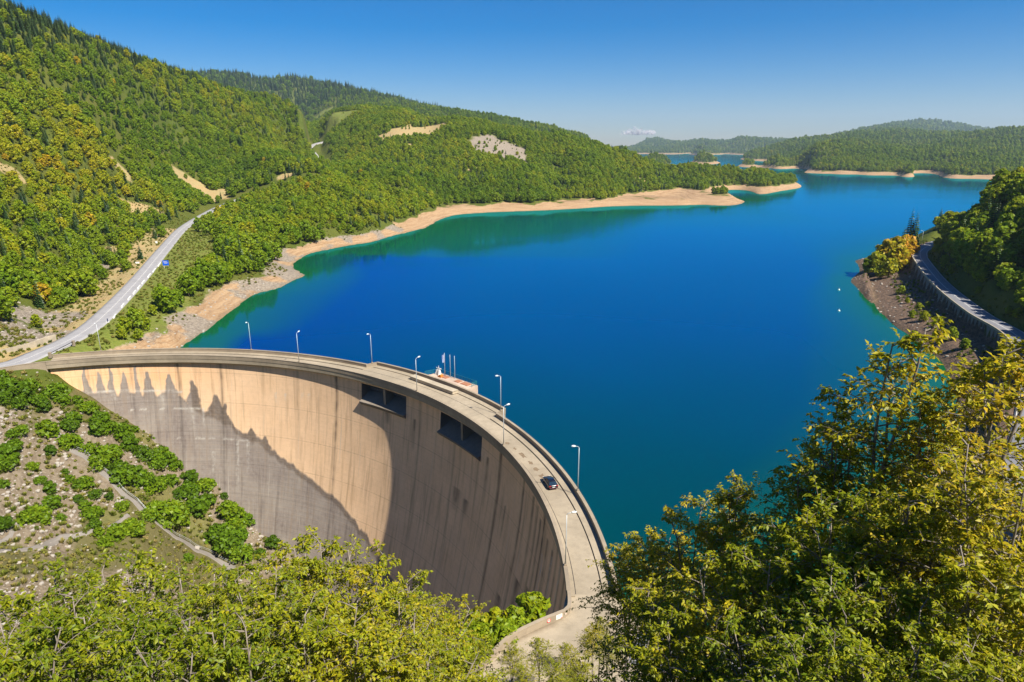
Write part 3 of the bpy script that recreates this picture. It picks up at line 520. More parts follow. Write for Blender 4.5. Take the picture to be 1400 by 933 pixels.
# ---- spillway openings (two, each with a pier, two gates and a lip that throws the water clear)
M_recess = concrete('spillway_concrete', (.20, .17, .14), uvs=False)
for o0, o1 in OPEN:
    mb = MB(); n = 14; As = np.linspace(o0, o1, n); rb = 110.6
    fr0, fr1 = float(faceR(OZ0)), float(faceR(OZ1))
    vs = []
    for a in As: vs += [dp(a, fr0, OZ0), dp(a, rb, OZ0), dp(a, rb, -4.4), dp(a, fr1, OZ1), dp(a, fr1-1.0, OZ1-.35), dp(a, fr1-.95, OZ1-.7), dp(a, float(faceR(-8.2))+.05, -8.2)]
    q = 7; fs = []
    for i in range(n-1):
        for j in range(6): fs.append((i*q+j, i*q+j+1, (i+1)*q+j+1, (i+1)*q+j))
    fs += [(0, 1, 2, 3), tuple((n-1)*q+j for j in (3, 2, 1, 0)), (3, 4, 5, 6), tuple((n-1)*q+j for j in (6, 5, 4, 3))]
    mb.add([v_+DINV for v_ in vs], fs); sp = mb.build('spillway_opening', M_recess, dam)
    am = (o0+o1)/2; pr = MB()
    for a_, w_ in ((am, .8),):
        wd = w_/106/2*180/math.pi; pp = [dp(a_-wd, fr0-.1, 0), dp(a_+wd, fr0-.1, 0), dp(a_+wd, 110.5, 0), dp(a_-wd, 110.5, 0)]
        vsx = [(p_[0], p_[1], OZ0-.01) for p_ in pp] + [(pp[0][0], pp[0][1], OZ1+.15), (pp[1][0], pp[1][1], OZ1+.15), (pp[2][0], pp[2][1], -4.5), (pp[3][0], pp[3][1], -4.5)]
        pr.add([np.array(v_)+DINV for v_ in vsx], [(0, 1, 2, 3), (7, 6, 5, 4), (0, 4, 5, 1), (1, 5, 6, 2), (2, 6, 7, 3), (3, 7, 4, 0)])
    pr.build('pier', M_par, sp)
    for g0, g1 in ((o0+.15, am-.3), (am+.3, o1-.15)):
        g = MB(); vs = []; nn = 8; prof = [(109.6, OZ0-.05), (109.0, -2.8), (108.7, -3.6), (108.8, -4.3), (109.2, -4.75)]
        for a in np.linspace(g0, g1, nn): vs += [dp(a, r_, z_)+DINV for r_, z_ in prof]
        q = len(prof); g.add(vs, [(i*q+j, i*q+j+1, (i+1)*q+j+1, (i+1)*q+j) for i in range(nn-1) for j in range(q-1)])
        for j_ in (1, 2, 3):
            r_, z_ = prof[j_]; g.tube([dp(a, r_-.12, z_)+DINV for a in np.linspace(g0, g1, 6)], .11, 6)
        for a_ in np.linspace(g0, g1, 4)[1:3]: g.tube([dp(a_, r_-.1, z_)+DINV for r_, z_ in prof], .12, 6)
        g.build('gate', M_gate, sp)
# ---- the crest, swept along the arch
def widen(a): return 3.0*float(sstep(33.0, 33.6, a)*(1-sstep(59.0, 59.6, a)))
def sweep(name, prof, mt, a0=A0, a1=A1, step=.7, parent=dam, wide=True):
    As = sorted(set(list(np.linspace(a0, a1, max(2, int((a1-a0)/step)))) + [x for x in (33.0, 33.3, 33.6, 59.0, 59.3, 59.6) if a0 < x < a1]))
    vs = []; q = len(prof)
    for a in As:
        w = widen(a) if wide else 0
        vs += [dp(a, r_+(w if r_ > 110.2 else 0), z_)+DINV for r_, z_ in prof]
    fs = [(i*q+j, i*q+(j+1) % q, (i+1)*q+(j+1) % q, (i+1)*q+j) for i in range(len(As)-1) for j in range(q)]
    fs += [tuple(range(q)), tuple((len(As)-1)*q+j for j in reversed(range(q)))]
    return MB().add(vs, fs).build(name, mt, parent)
sweep('road_deck', [(105.2, -1.15), (105.2, 0), (112.2, 0), (112.2, -1.15), (111.0, -1.9), (106.4, -1.9)], M_deckc)
sweep('parapet', [(105.12, -.05), (105.12, 1.0), (105.06, 1.02), (105.06, 1.14), (105.62, 1.14), (105.62, 1.02), (105.56, 1.0), (105.56, .004), (105.4, .004)], M_par)
sweep('parapet', [(111.8, .002), (111.8, 1.0), (111.74, 1.02), (111.74, 1.14), (112.34, 1.14), (112.34, 1.02), (112.28, 1.0), (112.28, -.3), (112.1, .002)], M_par)
sweep('sidewalk', [(110.25, .003), (110.25, .2), (111.79, .2), (111.79, .003)], M_deckc)
sweep('sidewalk', [(105.57, .003), (105.57, .16), (106.3, .16), (106.3, .003)], M_deckc)
# dark gutter lines beside the sidewalk, and patches on the roadway
M_tar = simple('tar', (.05, .045, .04), .8)
for r_ in (110.12, 106.36): sweep('gutter', [(r_, .004), (r_, .01), (r_+.1, .01), (r_+.1, .004)], M_tar, wide=False)
M_patch = simple('road_patch', (.20, .145, .09), .9, scale=1.5)
for a, r, l_, w_ in [(22.6, 107.9, 2.6, .9), (20.6, 108.1, 1.4, .8), (19.1, 108.1, 1.5, 1.0), (17.4, 108.2, 2.2, 1.1), (26.0, 107.4, 1.1, .9), (24.4, 107.7, 1.2, .5)]:
    pm = MB(); ring = []
    for k in range(10): 
        t = 2*math.pi*k/10; jj = 1+.3*math.sin(k*2.7+a); sx = math.copysign(abs(math.cos(t))**.6, math.cos(t)); sy = math.copysign(abs(math.sin(t))**.6, math.sin(t))
        ring.append(dp(a+math.degrees(sx*l_/2*jj/108), r+sy*w_/2*jj, .006)+DINV)
    pm.add(ring, [tuple(range(10))]); pm.build('road_patch', M_patch, dam)
# pedestal blocks under lamps
# ---- intake platform on the lake side
pA = dp(46.6, 115.3); fr_n = np.array([math.cos(rad(46.6)), math.sin(rad(46.6)), 0]); fr_t = np.array([-fr_n[1], fr_n[0], 0]); rz_p = math.atan2(fr_n[1], fr_n[0])
def pl(n_, t_, z_): return pA + fr_n*n_ + fr_t*t_ + (0, 0, z_) + DINV
mb = MB()
poly = [(-.4, -8.6), (4.6, -8.6), (4.6, 7.0), (2.2, 7.0), (-.4, 7.8)]
mb.prism([tuple(pl(n_, t_, 0)[:2]) for n_, t_ in poly], -14, .42); M_plat = concrete('platform_concrete', (.47, .36, .28), uvs=False)
platform = mb.build('intake_platform', M_plat, dam)
mb = MB(); Rz = Matrix.Rotation(rz_p, 3, 'Z')
mb.box(pl(-3.0, 0.2, .55), (1.7, 17.0, .75), M=Rz); mb.box(pl(-3.0, 0.2, .96), (1.9, 17.3, .10), M=Rz); mb.build('equipment_box', M_deck, dam)
for n_, t_, sx, sy in ((3.0, 2.6, 1.5, 2.6), (3.2, -2.6, 1.6, 1.8), (3.2, -5.6, 1.8, 2.8)):
    mb = MB(); mb.box(pl(n_, t_, .47), (sx, sy, .1), M=Rz); mb.box(pl(n_, t_, .53), (sx*.82, sy*.82, .06), M=Rz); mb.build('hatch', M_rust, platform, bevel=.01)
rl = MB(); corner = [(.2, 7.4), (2.3, 6.85), (4.45, 6.85), (4.45, -8.45), (2.6, -8.45)]
for i in range(4):
    p0, p1 = np.array(corner[i]), np.array(corner[i+1]); L = np.linalg.norm(p1-p0); k = max(1, int(L/1.5))
    for j in range(k+1):
        q = p0+(p1-p0)*j/k; rl.tube([pl(*q, .42), pl(*q, 1.62)], .045, 6)
    for zz_ in (.75, 1.0, 1.3, 1.6): rl.tube([pl(*p0, zz_), pl(*p1, zz_)], .04 if zz_ > 1.5 else .028, 6)
rl.build('railing', M_teal, platform)
hb = MB(); hb.box(pl(3.2, 5.2, .9), (.8, 1.3, .9), M=Rz, taper=.8); hb.tube([pl(2.4, 4.4, .42), pl(3.2, 4.9, 2.3), pl(4.0, 5.6, .42)], .09); hb.tube([pl(2.4, 6.0, .42), pl(3.2, 5.4, 2.3), pl(4.0, 6.3, .42)], .09); hb.tube([pl(3.2, 4.2, 2.3), pl(3.2, 6.1, 2.3)], .12); hb.tube([pl(3.2, 5.2, 2.25), pl(3.2, 5.2, 3.0)], .07)
hb.tube([pl(2.9, 5.15, 1.45), pl(3.5, 5.15, 1.45)], .4, 14); hoist = hb.build('hoist', M_white, platform)
rl2 = MB(); rl2.box(pl(2.3, 3.4, .62), (.9, 1.2, .4), M=Rz); rl2.tube([pl(1.9, 3.2, .95), pl(2.7, 3.2, .95)], .3, 12); rl2.build('cable_winch', simple('winch_orange', (.55, .20, .04), .6), platform)
hb = MB(); hb.box(pl(3.6, 6.3, .95), (.7, .5, 1.05), M=Rz); hb.box(pl(3.6, 6.3, 1.52), (.8, .6, .1), M=Rz); hb.build('control_cabinet', M_white, platform, bevel=.02)
# ================================================================== flagpoles and the flag
pole_names = [(48.35, 'left', 'tall white flagpole carrying the limp striped flag on the intake platform'), (47.3, 'mid', 'bare white flagpole in the middle of the row of three on the intake platform'), (46.45, 'right', 'bare white flagpole farthest from the flag on the intake platform')]
for a, _, lab in pole_names:
    base = dp(a, 119.4, .42); e = tag(empty('flagpole', base), lab, 'flagpole', 'flagpoles on the intake platform')
    MB().tube([(0, 0, 0), (0, 0, 5.6), (0, 0, 6.2)], [.075, .055, .05], 10).build('pole', M_white, e, True)
    MB().box((0, 0, .06), (.4, .4, .12)).build('base_plate', M_steel, e); MB().tube([(0, 0, 6.2), (0, 0, 6.3), (0, 0, 6.38)], [.05, .09, .02], 10).build('finial', M_steel, e, True)
fl = []; fpos = dp(48.35, 119.4, .42); nu, nv = 14, 22
vs = []
for j in range(nv+1):
    for i in range(nu+1):
        s_ = i/nu; t_ = j/nv; w = 0.62*(1-.25*t_); fold = .11*math.sin(s_*9+t_*1.5)*s_
        vs.append((fpos[0]-.09-s_*w, fpos[1]-.05+fold, fpos[2]+5.9-t_*2.3*(1-.12*s_)-s_*.35))
fs = [(j*(nu+1)+i, j*(nu+1)+i+1, (j+1)*(nu+1)+i+1, (j+1)*(nu+1)+i) for j in range(nv) for i in range(nu)]
m_flag = mat('flag_cloth'); b = NB(m_flag); fa = b.attr('stripe'); c_ = b.ramp(b.math('FRACT', b.math('MULTIPLY', fa, 4.5)), [(0, (.02, .14, .55)), (.5, (.8, .8, .8))], 'CONSTANT'); b.out(b.principled(c_, .8))
fme = np_mesh('flag', np.array(vs), np.array(fs), dict(stripe=[(i/nu) for j in range(nv+1) for i in range(nu+1)]), smooth=True)
flag = link('flag', fme, m_flag); tag(flag, 'limp blue and white striped flag hanging from the flagpole', 'flag')
so = flag.modifiers.new('cloth', 'SOLIDIFY'); so.thickness = .01
# ================================================================== street lamps
M_pole = simple('lamp_pole_paint', (.52, .55, .56), .45, .3, .08)
M_head = simple('lamp_head_white', (.78, .80, .80), .4, 0, .05)
def lamp_proto():
    e = empty('street_lamp')
    MB().tube([(0, 0, .3), (0, 0, 4.0), (0, 0, 8.35)], [.095, .075, .055], 10).build('pole', M_pole, e, True)
    MB().box((0, 0, .16), (.42, .42, .32), taper=.9).build('base', M_par, e, bevel=.02)
    MB().tube([(0, 0, 8.3), (.08, 0, 8.5), (.3, 0, 8.62), (.75, 0, 8.72)], .045, 8).build('arm', M_pole, e, True)
    h = MB(); h.tube([(.62, 0, 8.70), (.8, 0, 8.74), (1.15, 0, 8.80), (1.42, 0, 8.80)], [.07, .15, .17, .08], 10); hd = h.build('lamp_head', M_head, e, True)
    MB().tube([(.8, 0, 8.63), (1.3, 0, 8.68)], [.07, .06], 8).build('lens', simple('lamp_lens', (.6, .62, .6), .2), hd, True)
    return e
def copy_tree(o, parent=None):
    c = o.copy(); COL.objects.link(c)
    if parent is not None: c.parent = parent
    for ch in list(o.children): copy_tree(ch, c)
    return c
LAMP = None
def lamp(loc, rz, label, h=1.0, group='street lamps along the dam crest'):
    global LAMP
    if LAMP is None: LAMP = lamp_proto(); e = LAMP
    else: e = copy_tree(LAMP)
    e.location = loc; e.rotation_euler = (0, 0, rz); e.scale = (1, 1, h); tag(e, label, 'street lamp', group); return e
def crest_lamp(a, up, label, side_):
    r = (112.05+widen(a)) if up else 105.36; q = dp(a, r, 1.1 if True else 0)
    rz = rad(a) + (math.pi if up else 0); lamp(tuple(q), rz, label)
for a, up, lab in [(103.1, 1, 'pale street lamp leaning beside the road junction at the far left end of the crest'), (80.2, 1, 'street lamp on the lake side of the crest, leftmost over open water'), (69.4, 0, 'street lamp on the outer parapet midway along the lit part of the dam'), (59.3, 1, 'street lamp standing on the corner where the crest widens left of the platform'),
                   (45.6, 0, 'street lamp on the parapet between the two spillway openings, by the platform'), (33.3, 1, 'street lamp standing on the corner where the crest narrows right of the platform'), (24.6, 0, 'street lamp on the outer parapet between the right spillway and the dark car'), (12.9, 1, 'street lamp rising against the water just past the dark car'), (1.6, 0, 'unshaded grey street lamp on the outer parapet nearest the camera')]:
    crest_lamp(a, up, lab.replace('unshaded ', ''), 0)
# ================================================================== the car
def make_car(loc, heading, body_col, label):
    e = tag(empty('car', loc, heading), label, 'car')          # +x is forward
    mp = mat('car_paint'); b = NB(mp); p = b.principled(body_col, .25, None, .3, .6); p.inputs['Coat Weight'].default_value = .8; b.out(p)
    mg = mat('car_glass'); b = NB(mg); p = b.principled((.015, .03, .05), .06, None, 0, .9); b.out(p)
    mt = simple('tyre_rubber', (.015, .015, .015), .8); mr = simple('alloy_rim', (.5, .5, .5), .3, .8)
    ml = simple('tail_light_red', (.5, .02, .02), .3); mw = simple('number_plate', (.8, .8, .78), .4)
    L, W = 4.3, 1.78
    secs = [(-2.15, .45, .62, .86), (-2.1, .30, .88, .93), (-1.7, .26, .98, .99), (-.6, .24, .98, 1.), (.7, .24, .96, 1.), (1.35, .25, .90, .99), (1.9, .28, .78, .94), (2.12, .36, .62, .80)]
    vs = []; fs = []; n = 12
    for x, zb, zt, w in secs:
        hw = W/2*w; zm = (zb+zt)/2
        vs += [(x, -hw*.9, zb), (x, -hw, zb+.12), (x, -hw, zm), (x, -hw*.98, zt-.1), (x, -hw*.92, zt), (x, -hw*.4, zt+.03), (x, hw*.4, zt+.03), (x, hw*.92, zt), (x, hw*.98, zt-.1), (x, hw, zm), (x, hw, zb+.12), (x, hw*.9, zb)]
    for i in range(len(secs)-1):
        for k in range(n): fs.append((i*n+k, i*n+(k+1) % n, (i+1)*n+(k+1) % n, (i+1)*n+k))
    fs += [tuple(range(n)), tuple((len(secs)-1)*n+k for k in reversed(range(n)))]
    MB().add(vs, fs).build('body', mp, e, True)
    def cab(x0b, x1b, x0t, x1t, zb, zt, wb, wt): return [(x0b, -wb, zb), (x1b, -wb, zb), (x1b, wb, zb), (x0b, wb, zb), (x0t, -wt, zt), (x1t, -wt, zt), (x1t, wt, zt), (x0t, wt, zt)]
    bf = [(0, 3, 2, 1), (4, 5, 6, 7), (0, 1, 5, 4), (1, 2, 6, 5), (2, 3, 7, 6), (3, 0, 4, 7)]
    MB().add(cab(-1.95, 1.0, -1.35, .25, .96, 1.40, .80, .62), bf).build('window', mg, e, False, .05)
    MB().add(cab(-1.45, .32, -1.30, .2, 1.385, 1.46, .64, .56), bf).build('roof', mp, e, True, .03)
    for sx in (-1, 1):
        for x in (-1.3, 1.3):
            w = MB(); w.tube([(x, sx*.66, .31), (x, sx*.70, .31), (x, sx*.86, .31), (x, sx*.89, .31)], [.27, .31, .31, .27], 20); wh = w.build('wheel', mt, e, True); MB().tube([(x, sx*.87, .31), (x, sx*.897, .31)], [.2, .18], 14).build('rim', mr, wh)
        MB().box((-2.07, sx*.66, .80), (.1, .34, .2)).build('tail_light', ml, e, bevel=.02); MB().box((2.02, sx*.58, .66), (.16, .36, .16)).build('headlight', M_head, e, bevel=.03)
        MB().box((.62, sx*.95, 1.0), (.14, .2, .13)).build('mirror', mp, e, bevel=.03)
    MB().box((-2.13, 0, .62), (.05, .52, .12)).build('number_plate', mw, e); MB().box((-2.12, 0, .42), (.14, 1.55, .2)).build('bumper', simple('car_bumper', (.10, .04, .05), .4), e, bevel=.04)
    return e
ac = 15.6; q = dp(ac, 108.5, .005); make_car(tuple(q), rad(ac)+math.pi/2, (.012, .014, .022), 'dark blue hatchback driving away along the dam crest')
# ================================================================== roads
def strip(name, pl, w0, w1, mt, dz=.0, drape=False, skirt=0., ret=False):
    pl = np.asarray(pl); t = np.gradient(pl[:, :2], axis=0); t /= np.linalg.norm(t, axis=1)[:, None]+1e-9; nrm = np.stack([t[:, 1], -t[:, 0]], -1)
    k = 7; us = np.linspace(w0, w1, k); V = []; rut = []
    for u in us:
        xy = pl[:, :2]+nrm*u; z = height(xy[:, 0], xy[:, 1])+dz if drape else pl[:, 2]+dz
        V.append(np.column_stack([xy, z])); rut.append(np.full(len(pl), abs(math.sin((u-w0)/(w1-w0)*math.pi*2))))
    if skirt:
        a = V[0].copy(); a[:, 2] -= skirt; c = V[-1].copy(); c[:, 2] -= skirt; V = [a]+V+[c]; rut = [rut[0]*0]+rut+[rut[0]*0]
    k = len(V); n = len(pl); V = np.stack(V, 1).reshape(-1, 3); rut = np.stack(rut, 1).ravel(); gi = np.arange(n*k).reshape(n, k)
    F = np.stack([gi[:-1, :-1], gi[1:, :-1], gi[1:, 1:], gi[:-1, 1:]], -1).reshape(-1, 4)[:, ::-1]
    return link(name, np_mesh(name, V, F, dict(rut=rut)), mt)
M_rd_l = asphalt('pale_road', (.37, .36, .365)); M_rd_r = asphalt('dark_asphalt', (.22, .22, .24)); M_line = simple('road_paint', (.66, .64, .58), .7)
tag(strip('road', LROAD, -3.9, 3.9, M_rd_l, .06, skirt=1.2), 'pale sunlit road climbing past the left end of the dam', kind='structure')
tag(strip('road', LROAD2, -4, 4, M_rd_l, .6, skirt=3), 'far bend of the pale road among the trees', kind='structure')
tag(strip('road', RROAD[4:], -3.6, 3.6, M_rd_r, .05, skirt=1.0), 'shaded asphalt road curving along the right shore', kind='structure')
tag(strip('road', PLAZA[3:], -4.4, 3.4, M_deckc, .02, skirt=1.0), 'pale concrete roadway turning off the near end of the dam', kind='structure')
for nm, pl_, ws, dz in (('road_marking', LROAD[16:], ((-.07, .07),), .075), ('road_marking', RROAD[34:], ((-.08, .08), (-3.25, -3.1), (3.1, 3.25)), .065)):
    for w0, w1 in ws: tag(strip(nm, pl_, w0, w1, M_line, dz), None, kind='structure')
ap = MB(); ap.prism([(7.6, 79.4), (14.6, 79.0), (20, 72.2), (24, 66), (18, 62), (9, 63), (5.5, 68), (6.4, 74)], -.5, .012); tag(ap.build('road', M_deckc), 'pale concrete apron where the crest road meets the near shore', kind='structure')
# kerb of the turning road
kb = MB(); pp = PLAZA[6:-3]
t = np.gradient(pp[:, :2], axis=0); t /= np.linalg.norm(t, axis=1)[:, None]; nn = np.stack([t[:, 1], -t[:, 0]], -1)
def sweep_line(mb, line, prof):
    """profile (offset to the right, z) swept along a centre line"""
    line = np.asarray(line, float); t = np.gradient(line[:, :2], axis=0); t /= np.linalg.norm(t, axis=1)[:, None]+1e-9; nr = np.stack([t[:, 1], -t[:, 0]], -1); q = len(prof); vs = []
    for p_, n_ in zip(line, nr): vs += [(p_[0]+n_[0]*o, p_[1]+n_[1]*o, p_[2]+z_) for o, z_ in prof]
    fs = [(i*q+j, i*q+(j+1) % q, (i+1)*q+(j+1) % q, (i+1)*q+j) for i in range(len(line)-1) for j in range(q)]
    fs += [tuple(range(q)), tuple((len(line)-1)*q+j for j in reversed(range(q)))]
    return mb.add(vs, fs)
sweep_line(kb, pp, [(-.6, .03), (-.6, .2), (-.2, .2), (-.2, .03)]); tag(kb.build('kerb', M_deck), 'pale kerb curving across the road at the near end of the dam', kind='structure')
# parapet wall at the near end, with the signs on it
WL = spline([dp(-1.2, 105.4, 0), (7.6, 75.5, 0), (6.1, 74.2, 0), P(740, 848, 1)*[1, 1, 0], P(700, 868, 1)*[1, 1, 0], P(672, 893, 1)*[1, 1, 0], (-7.5, 60.5, -.2), (-13, 53, -1)], .7)
mb = MB(); sweep_line(mb, WL, [(-.18, -7), (-.18, 1.0), (-.24, 1.0), (-.24, 1.12), (.24, 1.12), (.24, 1.0), (.18, 1.0), (.18, -7)]); tag(mb.build('parapet_wall', M_par), 'curved concrete parapet wall with two signs at the near end of the dam', 'wall')
def wall_pt(px, py, z):
    q = P(px, py, z); i = ((WL[:, :2]-q[:2])**2).sum(1).argmin(); t_ = WL[min(i+1, len(WL)-1)]-WL[i-1]; t_ = t_/np.linalg.norm(t_); n_ = np.array([t_[1], -t_[0], 0])
    if n_ @ (np.array([0, 0, 0])-WL[i]) < 0: n_ = -n_
    return np.array([WL[i][0], WL[i][1], z])+n_*.2, n_
q, n_ = wall_pt(748, 845, .6); Rn = Vector(n_).to_track_quat('Z', 'Y').to_matrix().to_4x4()
def signmesh(kind): pass
e = tag(empty('road_sign', q, rot=Rn.to_euler()), 'round red ringed sign on the curved parapet wall', 'road sign')
def disc(r0, r1, z, n=28):
    vs = []; 
    for k in range(n): a = 2*math.pi*k/n; vs += [(math.cos(a)*r0, math.sin(a)*r0, z), (math.cos(a)*r1, math.sin(a)*r1, z)]
    return vs, [(2*k, 2*((k+1) % n), 2*((k+1) % n)+1, 2*k+1) for k in range(n)]
MB().tube([(0, 0, 0), (0, 0, .02)], .30, 28).build('plate', M_white, e); MB().add(*disc(.21, .30, .026)).build('ring', M_red, e); MB().box((-.03, 0, .026), (.09, .16, .008)).box((.06, 0, .026), (.07, .1, .008)).build('symbol', M_dark, e)
q, n_ = wall_pt(762.5, 843, .62); Rn = Vector(n_).to_track_quat('Z', 'Y').to_matrix().to_4x4()
e = tag(empty('notice_board', q, rot=Rn.to_euler()), 'white rectangular notice board with red corner on the curved parapet wall', 'sign')
xv = Rn.to_3x3() @ Vector((1, 0, 0)); hor = abs(xv.z) < .5
def bx2(mb_, cx, cy_, w_, h_, z_): mb_.box((cx, cy_, z_) if hor else (cy_, cx, z_), (w_, h_, .02) if hor else (h_, w_, .02)); return mb_
bx2(MB(), 0, 0, 1.0, .74, .01).build('board', M_white, e, bevel=.004)
tx = MB(); rr_ = random.Random(4)
for j in range(4):
    x = -.4
    while x < .3:
        w_ = rr_.uniform(.05, .16); bx2(tx, x+w_/2, .22-j*.13, w_, .035, .012); x += w_+.04
tagk = tx.build('text_block', simple('sign_ink', (.25, .26, .30), .6), e); bx2(MB(), .41, -.3, .16, .13, .013).build('red_corner', M_red, e)
q, n_ = wall_pt(773.5, 840, .66); Rn = Vector(n_).to_track_quat('Z', 'Y').to_matrix().to_4x4()
e = tag(empty('marker_plate', q, rot=Rn.to_euler()), 'small pale marker plate on the wall beside the white notice board', 'marker'); MB().box((0, 0, .015), (.28, .28, .03)).build('plate', M_white, e, bevel=.01); MB().tube([(0, 0, .03), (0, 0, .05)], .09, 14).build('reflector', simple('reflector_amber', (.7, .35, .2), .3), e)
# left end: road-edge wall continuing the parapet, barrier rail, rock-side wall
LW = spline([dp(109.6, 105.5, 0), (-137.4, 178.5, 0), (-144, 173.5, 0), (-156, 165, 0), (-172, 153, 0), (-190, 138, .5)], 1.5)
mb = MB(); sweep_line(mb, LW, [(-.2, -5), (-.2, .95), (-.26, .95), (-.26, 1.07), (.26, 1.07), (.26, .95), (.2, .95), (.2, -5)]); tag(mb.build('parapet_wall', M_par), 'concrete road edge wall running left from the far end of the dam', 'wall')
g0 = P(69, 489, .2); g1 = P(101, 472.5, .2)
e = tag(empty('barrier_rail', g0), 'dark barrier rail between two concrete posts at the road junction', 'barrier'); d_ = g1-g0
for q_ in (np.zeros(3), d_): MB().box(tuple(q_+(0, 0, .7)), (.7, .7, 1.8)).build('post', M_par, e, bevel=.04)
MB().tube([tuple(q_) for q_ in (np.array((0, 0, 1.25)), d_+(0, 0, 1.25))], .1, 8).tube([(0, 0, .65), tuple(d_+(0, 0, .65))], .05, 8).build('rail', M_dark, e)
mb = MB(); RW = spline([P(-30, 492, .2), P(8, 483, .3), P(40, 475, .4), P(62, 467, .5), P(76, 463, .4)], 2)
sweep_line(mb, RW, [(-.3, -1), (-.3, 1.3), (.3, 1.3), (.3, -1)]); e = tag(mb.build('retaining_wall', M_deck), 'low pale concrete wall at the foot of the rocky cutting', 'wall')
# white edge stones along the lake side of the left road
es = [(152, 433), (163, 418), (172, 408), (179, 400), (185, 393), (191, 386), (199, 377), (206, 370), (213, 362)]
for i, (x, y) in enumerate(es):
    q0 = P(x+3, y+3, .1); q1 = P(x+7.2, y-2.4, .1); m_ = (q0+q1)/2; d_ = q1-q0; mb = MB()
    mb.box((0, 0, .22), (np.linalg.norm(d_)*.82, .5, .62), taper=.94); o = mb.build('edge_stone', M_white, None, bevel=.05); o.location = m_; o.rotation_euler = (0, 0, math.atan2(d_[1], d_[0]))
    tag(o, ['long low white edge stone beside the pale road, nearest the dam', 'low white edge stone second from the dam end of the roadside row', 'white roadside edge stone level with the lower lay-by', 'white roadside edge stone fourth from the dam', 'white roadside edge stone in the middle of the row', 'white roadside edge stone just beyond the middle of the row', 'white roadside edge stone third from the blue sign', 'white roadside edge stone next but one to the blue sign', 'white roadside edge stone closest to the blue sign'][i], 'edge stone', 'white edge stones along the left road')
q = P(227.5, 366.5, .2); q[2] = float(height(q[0], q[1]))
e = tag(empty('information_sign', q, .25), 'blue square sign on two white posts beside the left road', 'sign')
for x in (-.95, .95): MB().tube([(x, 0, -.3), (x, 0, 3.6)], .09, 8).build('post', M_white, e)
MB().box((0, -.12, 2.5), (2.9, .08, 2.6)).build('panel', M_blue, e, bevel=.01)
for lx, lz, lw in ((-.2, 3.2, 1.7), (.1, 2.75, 1.9), (0, 2.3, 1.4)): MB().box((lx, -.17, lz), (lw, .02, .14)).build('lettering', M_white, e)
for x, y, lab, sz in ((214, 333, 'small white marker box on the bank above the left road', (1.3, .9, 1.5)), (188, 360.5, 'pale low utility box on the verge left of the road', (1.9, 1.1, .9))):
    q = hit(x, y, 150); e = tag(empty('utility_box', q, .4), lab, 'box'); MB().box((0, 0, sz[2]/2-.1), sz).build('cabinet', M_white, e, bevel=.03); MB().box((0, 0, sz[2]-.06), (sz[0]*1.1, sz[1]*1.1, .08)).build('lid', M_par, e)
q = P(147.5, 441, .1); e = tag(empty('marker_post', q), 'dark marker post standing at the edge of the pale road', 'post'); MB().tube([(0, 0, 0), (0, 0, 1.4)], [.22, .17], 10).build('post', simple('post_dark_blue', (.05, .06, .12), .5), e); MB().box((0, 0, .12), (.8, .8, .3)).build('foot', M_white, e)
# right road: wall below it, low wall along its edge, lamp
RW2 = RROAD[38:]; i0 = ((RW2[:, :2]-P(1402, 471, 3)[:2])**2).sum(1).argmin(); i1 = ((RW2[:, :2]-P(1258, 350, 3)[:2])**2).sum(1).argmin()
edge = RW2[max(0, i0-10):i1+6]
mb = MB(); sweep_line(mb, edge, [(-4.1, .0), (-4.1, .75), (-3.75, .75), (-3.75, 0)]); tag(mb.build('parapet_wall', M_deck), 'low pale edge wall on the lake side of the right road', 'wall')
mb = MB(); sweep_line(mb, edge, [(-4.45, -7), (-3.95, -.05), (-3.4, -.05), (-3.4, -7)]); M_rw = concrete('stone_wall', (.20, .19, .19), uvs=False); tag(mb.build('retaining_wall', M_rw), 'dark stone retaining wall holding up the right road', 'wall')
q = P(1259.5, 335, 3); q[2] = 3; lamp(tuple(q), 2.6, 'lone street lamp on the bend of the right hand road', .95, 'street lamp on the right road')
# paths on the gorge side
M_path = asphalt('path_concrete', (.25, .225, .20))
def gpath(pts, w, name, lab, sp=60):
    hs_ = [hit(x, y, sp) for x, y in pts]; hs_ = [h for h in hs_ if h is not None]; pl_ = spline(hs_, 1.2); tag(strip(name, pl_, -w/2, w/2, M_path, .25, drape=True, skirt=.6), lab, kind='structure'); return pl_
ST = gpath([(72, 592), (95, 614), (130, 640), (170, 678), (200, 703), (228, 726), (262, 748), (292, 764), (322, 780)], 1.4, 'path', 'straight concrete stairway running down the gorge side')
gpath([(-5, 756), (30, 753), (55, 748), (85, 737), (120, 730), (150, 722), (176, 705)], .9, 'path', 'narrow footpath across the stony gorge side')
gpath([(-5, 742), (15, 735), (25, 718), (40, 700)], .9, 'path', 'short footpath at the left edge of the gorge side')
rl = MB(); t = np.gradient(ST[:, :2], axis=0); t /= np.linalg.norm(t, axis=1)[:, None]; hp = ST.copy(); hp[:, :2] += np.stack([t[:, 1], -t[:, 0]], -1)*-.85; hp[:, 2] = height(hp[:, 0], hp[:, 1])
for i in range(0, len(hp), 3): rl.tube([tuple(hp[i]-(0, 0, .3)), tuple(hp[i]+(0, 0, 1.1))], .05, 6)
rl.tube([tuple(p_+(0, 0, 1.1)) for p_ in hp], .05, 6).tube([tuple(p_+(0, 0, .6)) for p_ in hp], .035, 6)
tag(rl.build('handrail', M_steel), 'grey metal handrail beside the straight stairway down the gorge', 'handrail')
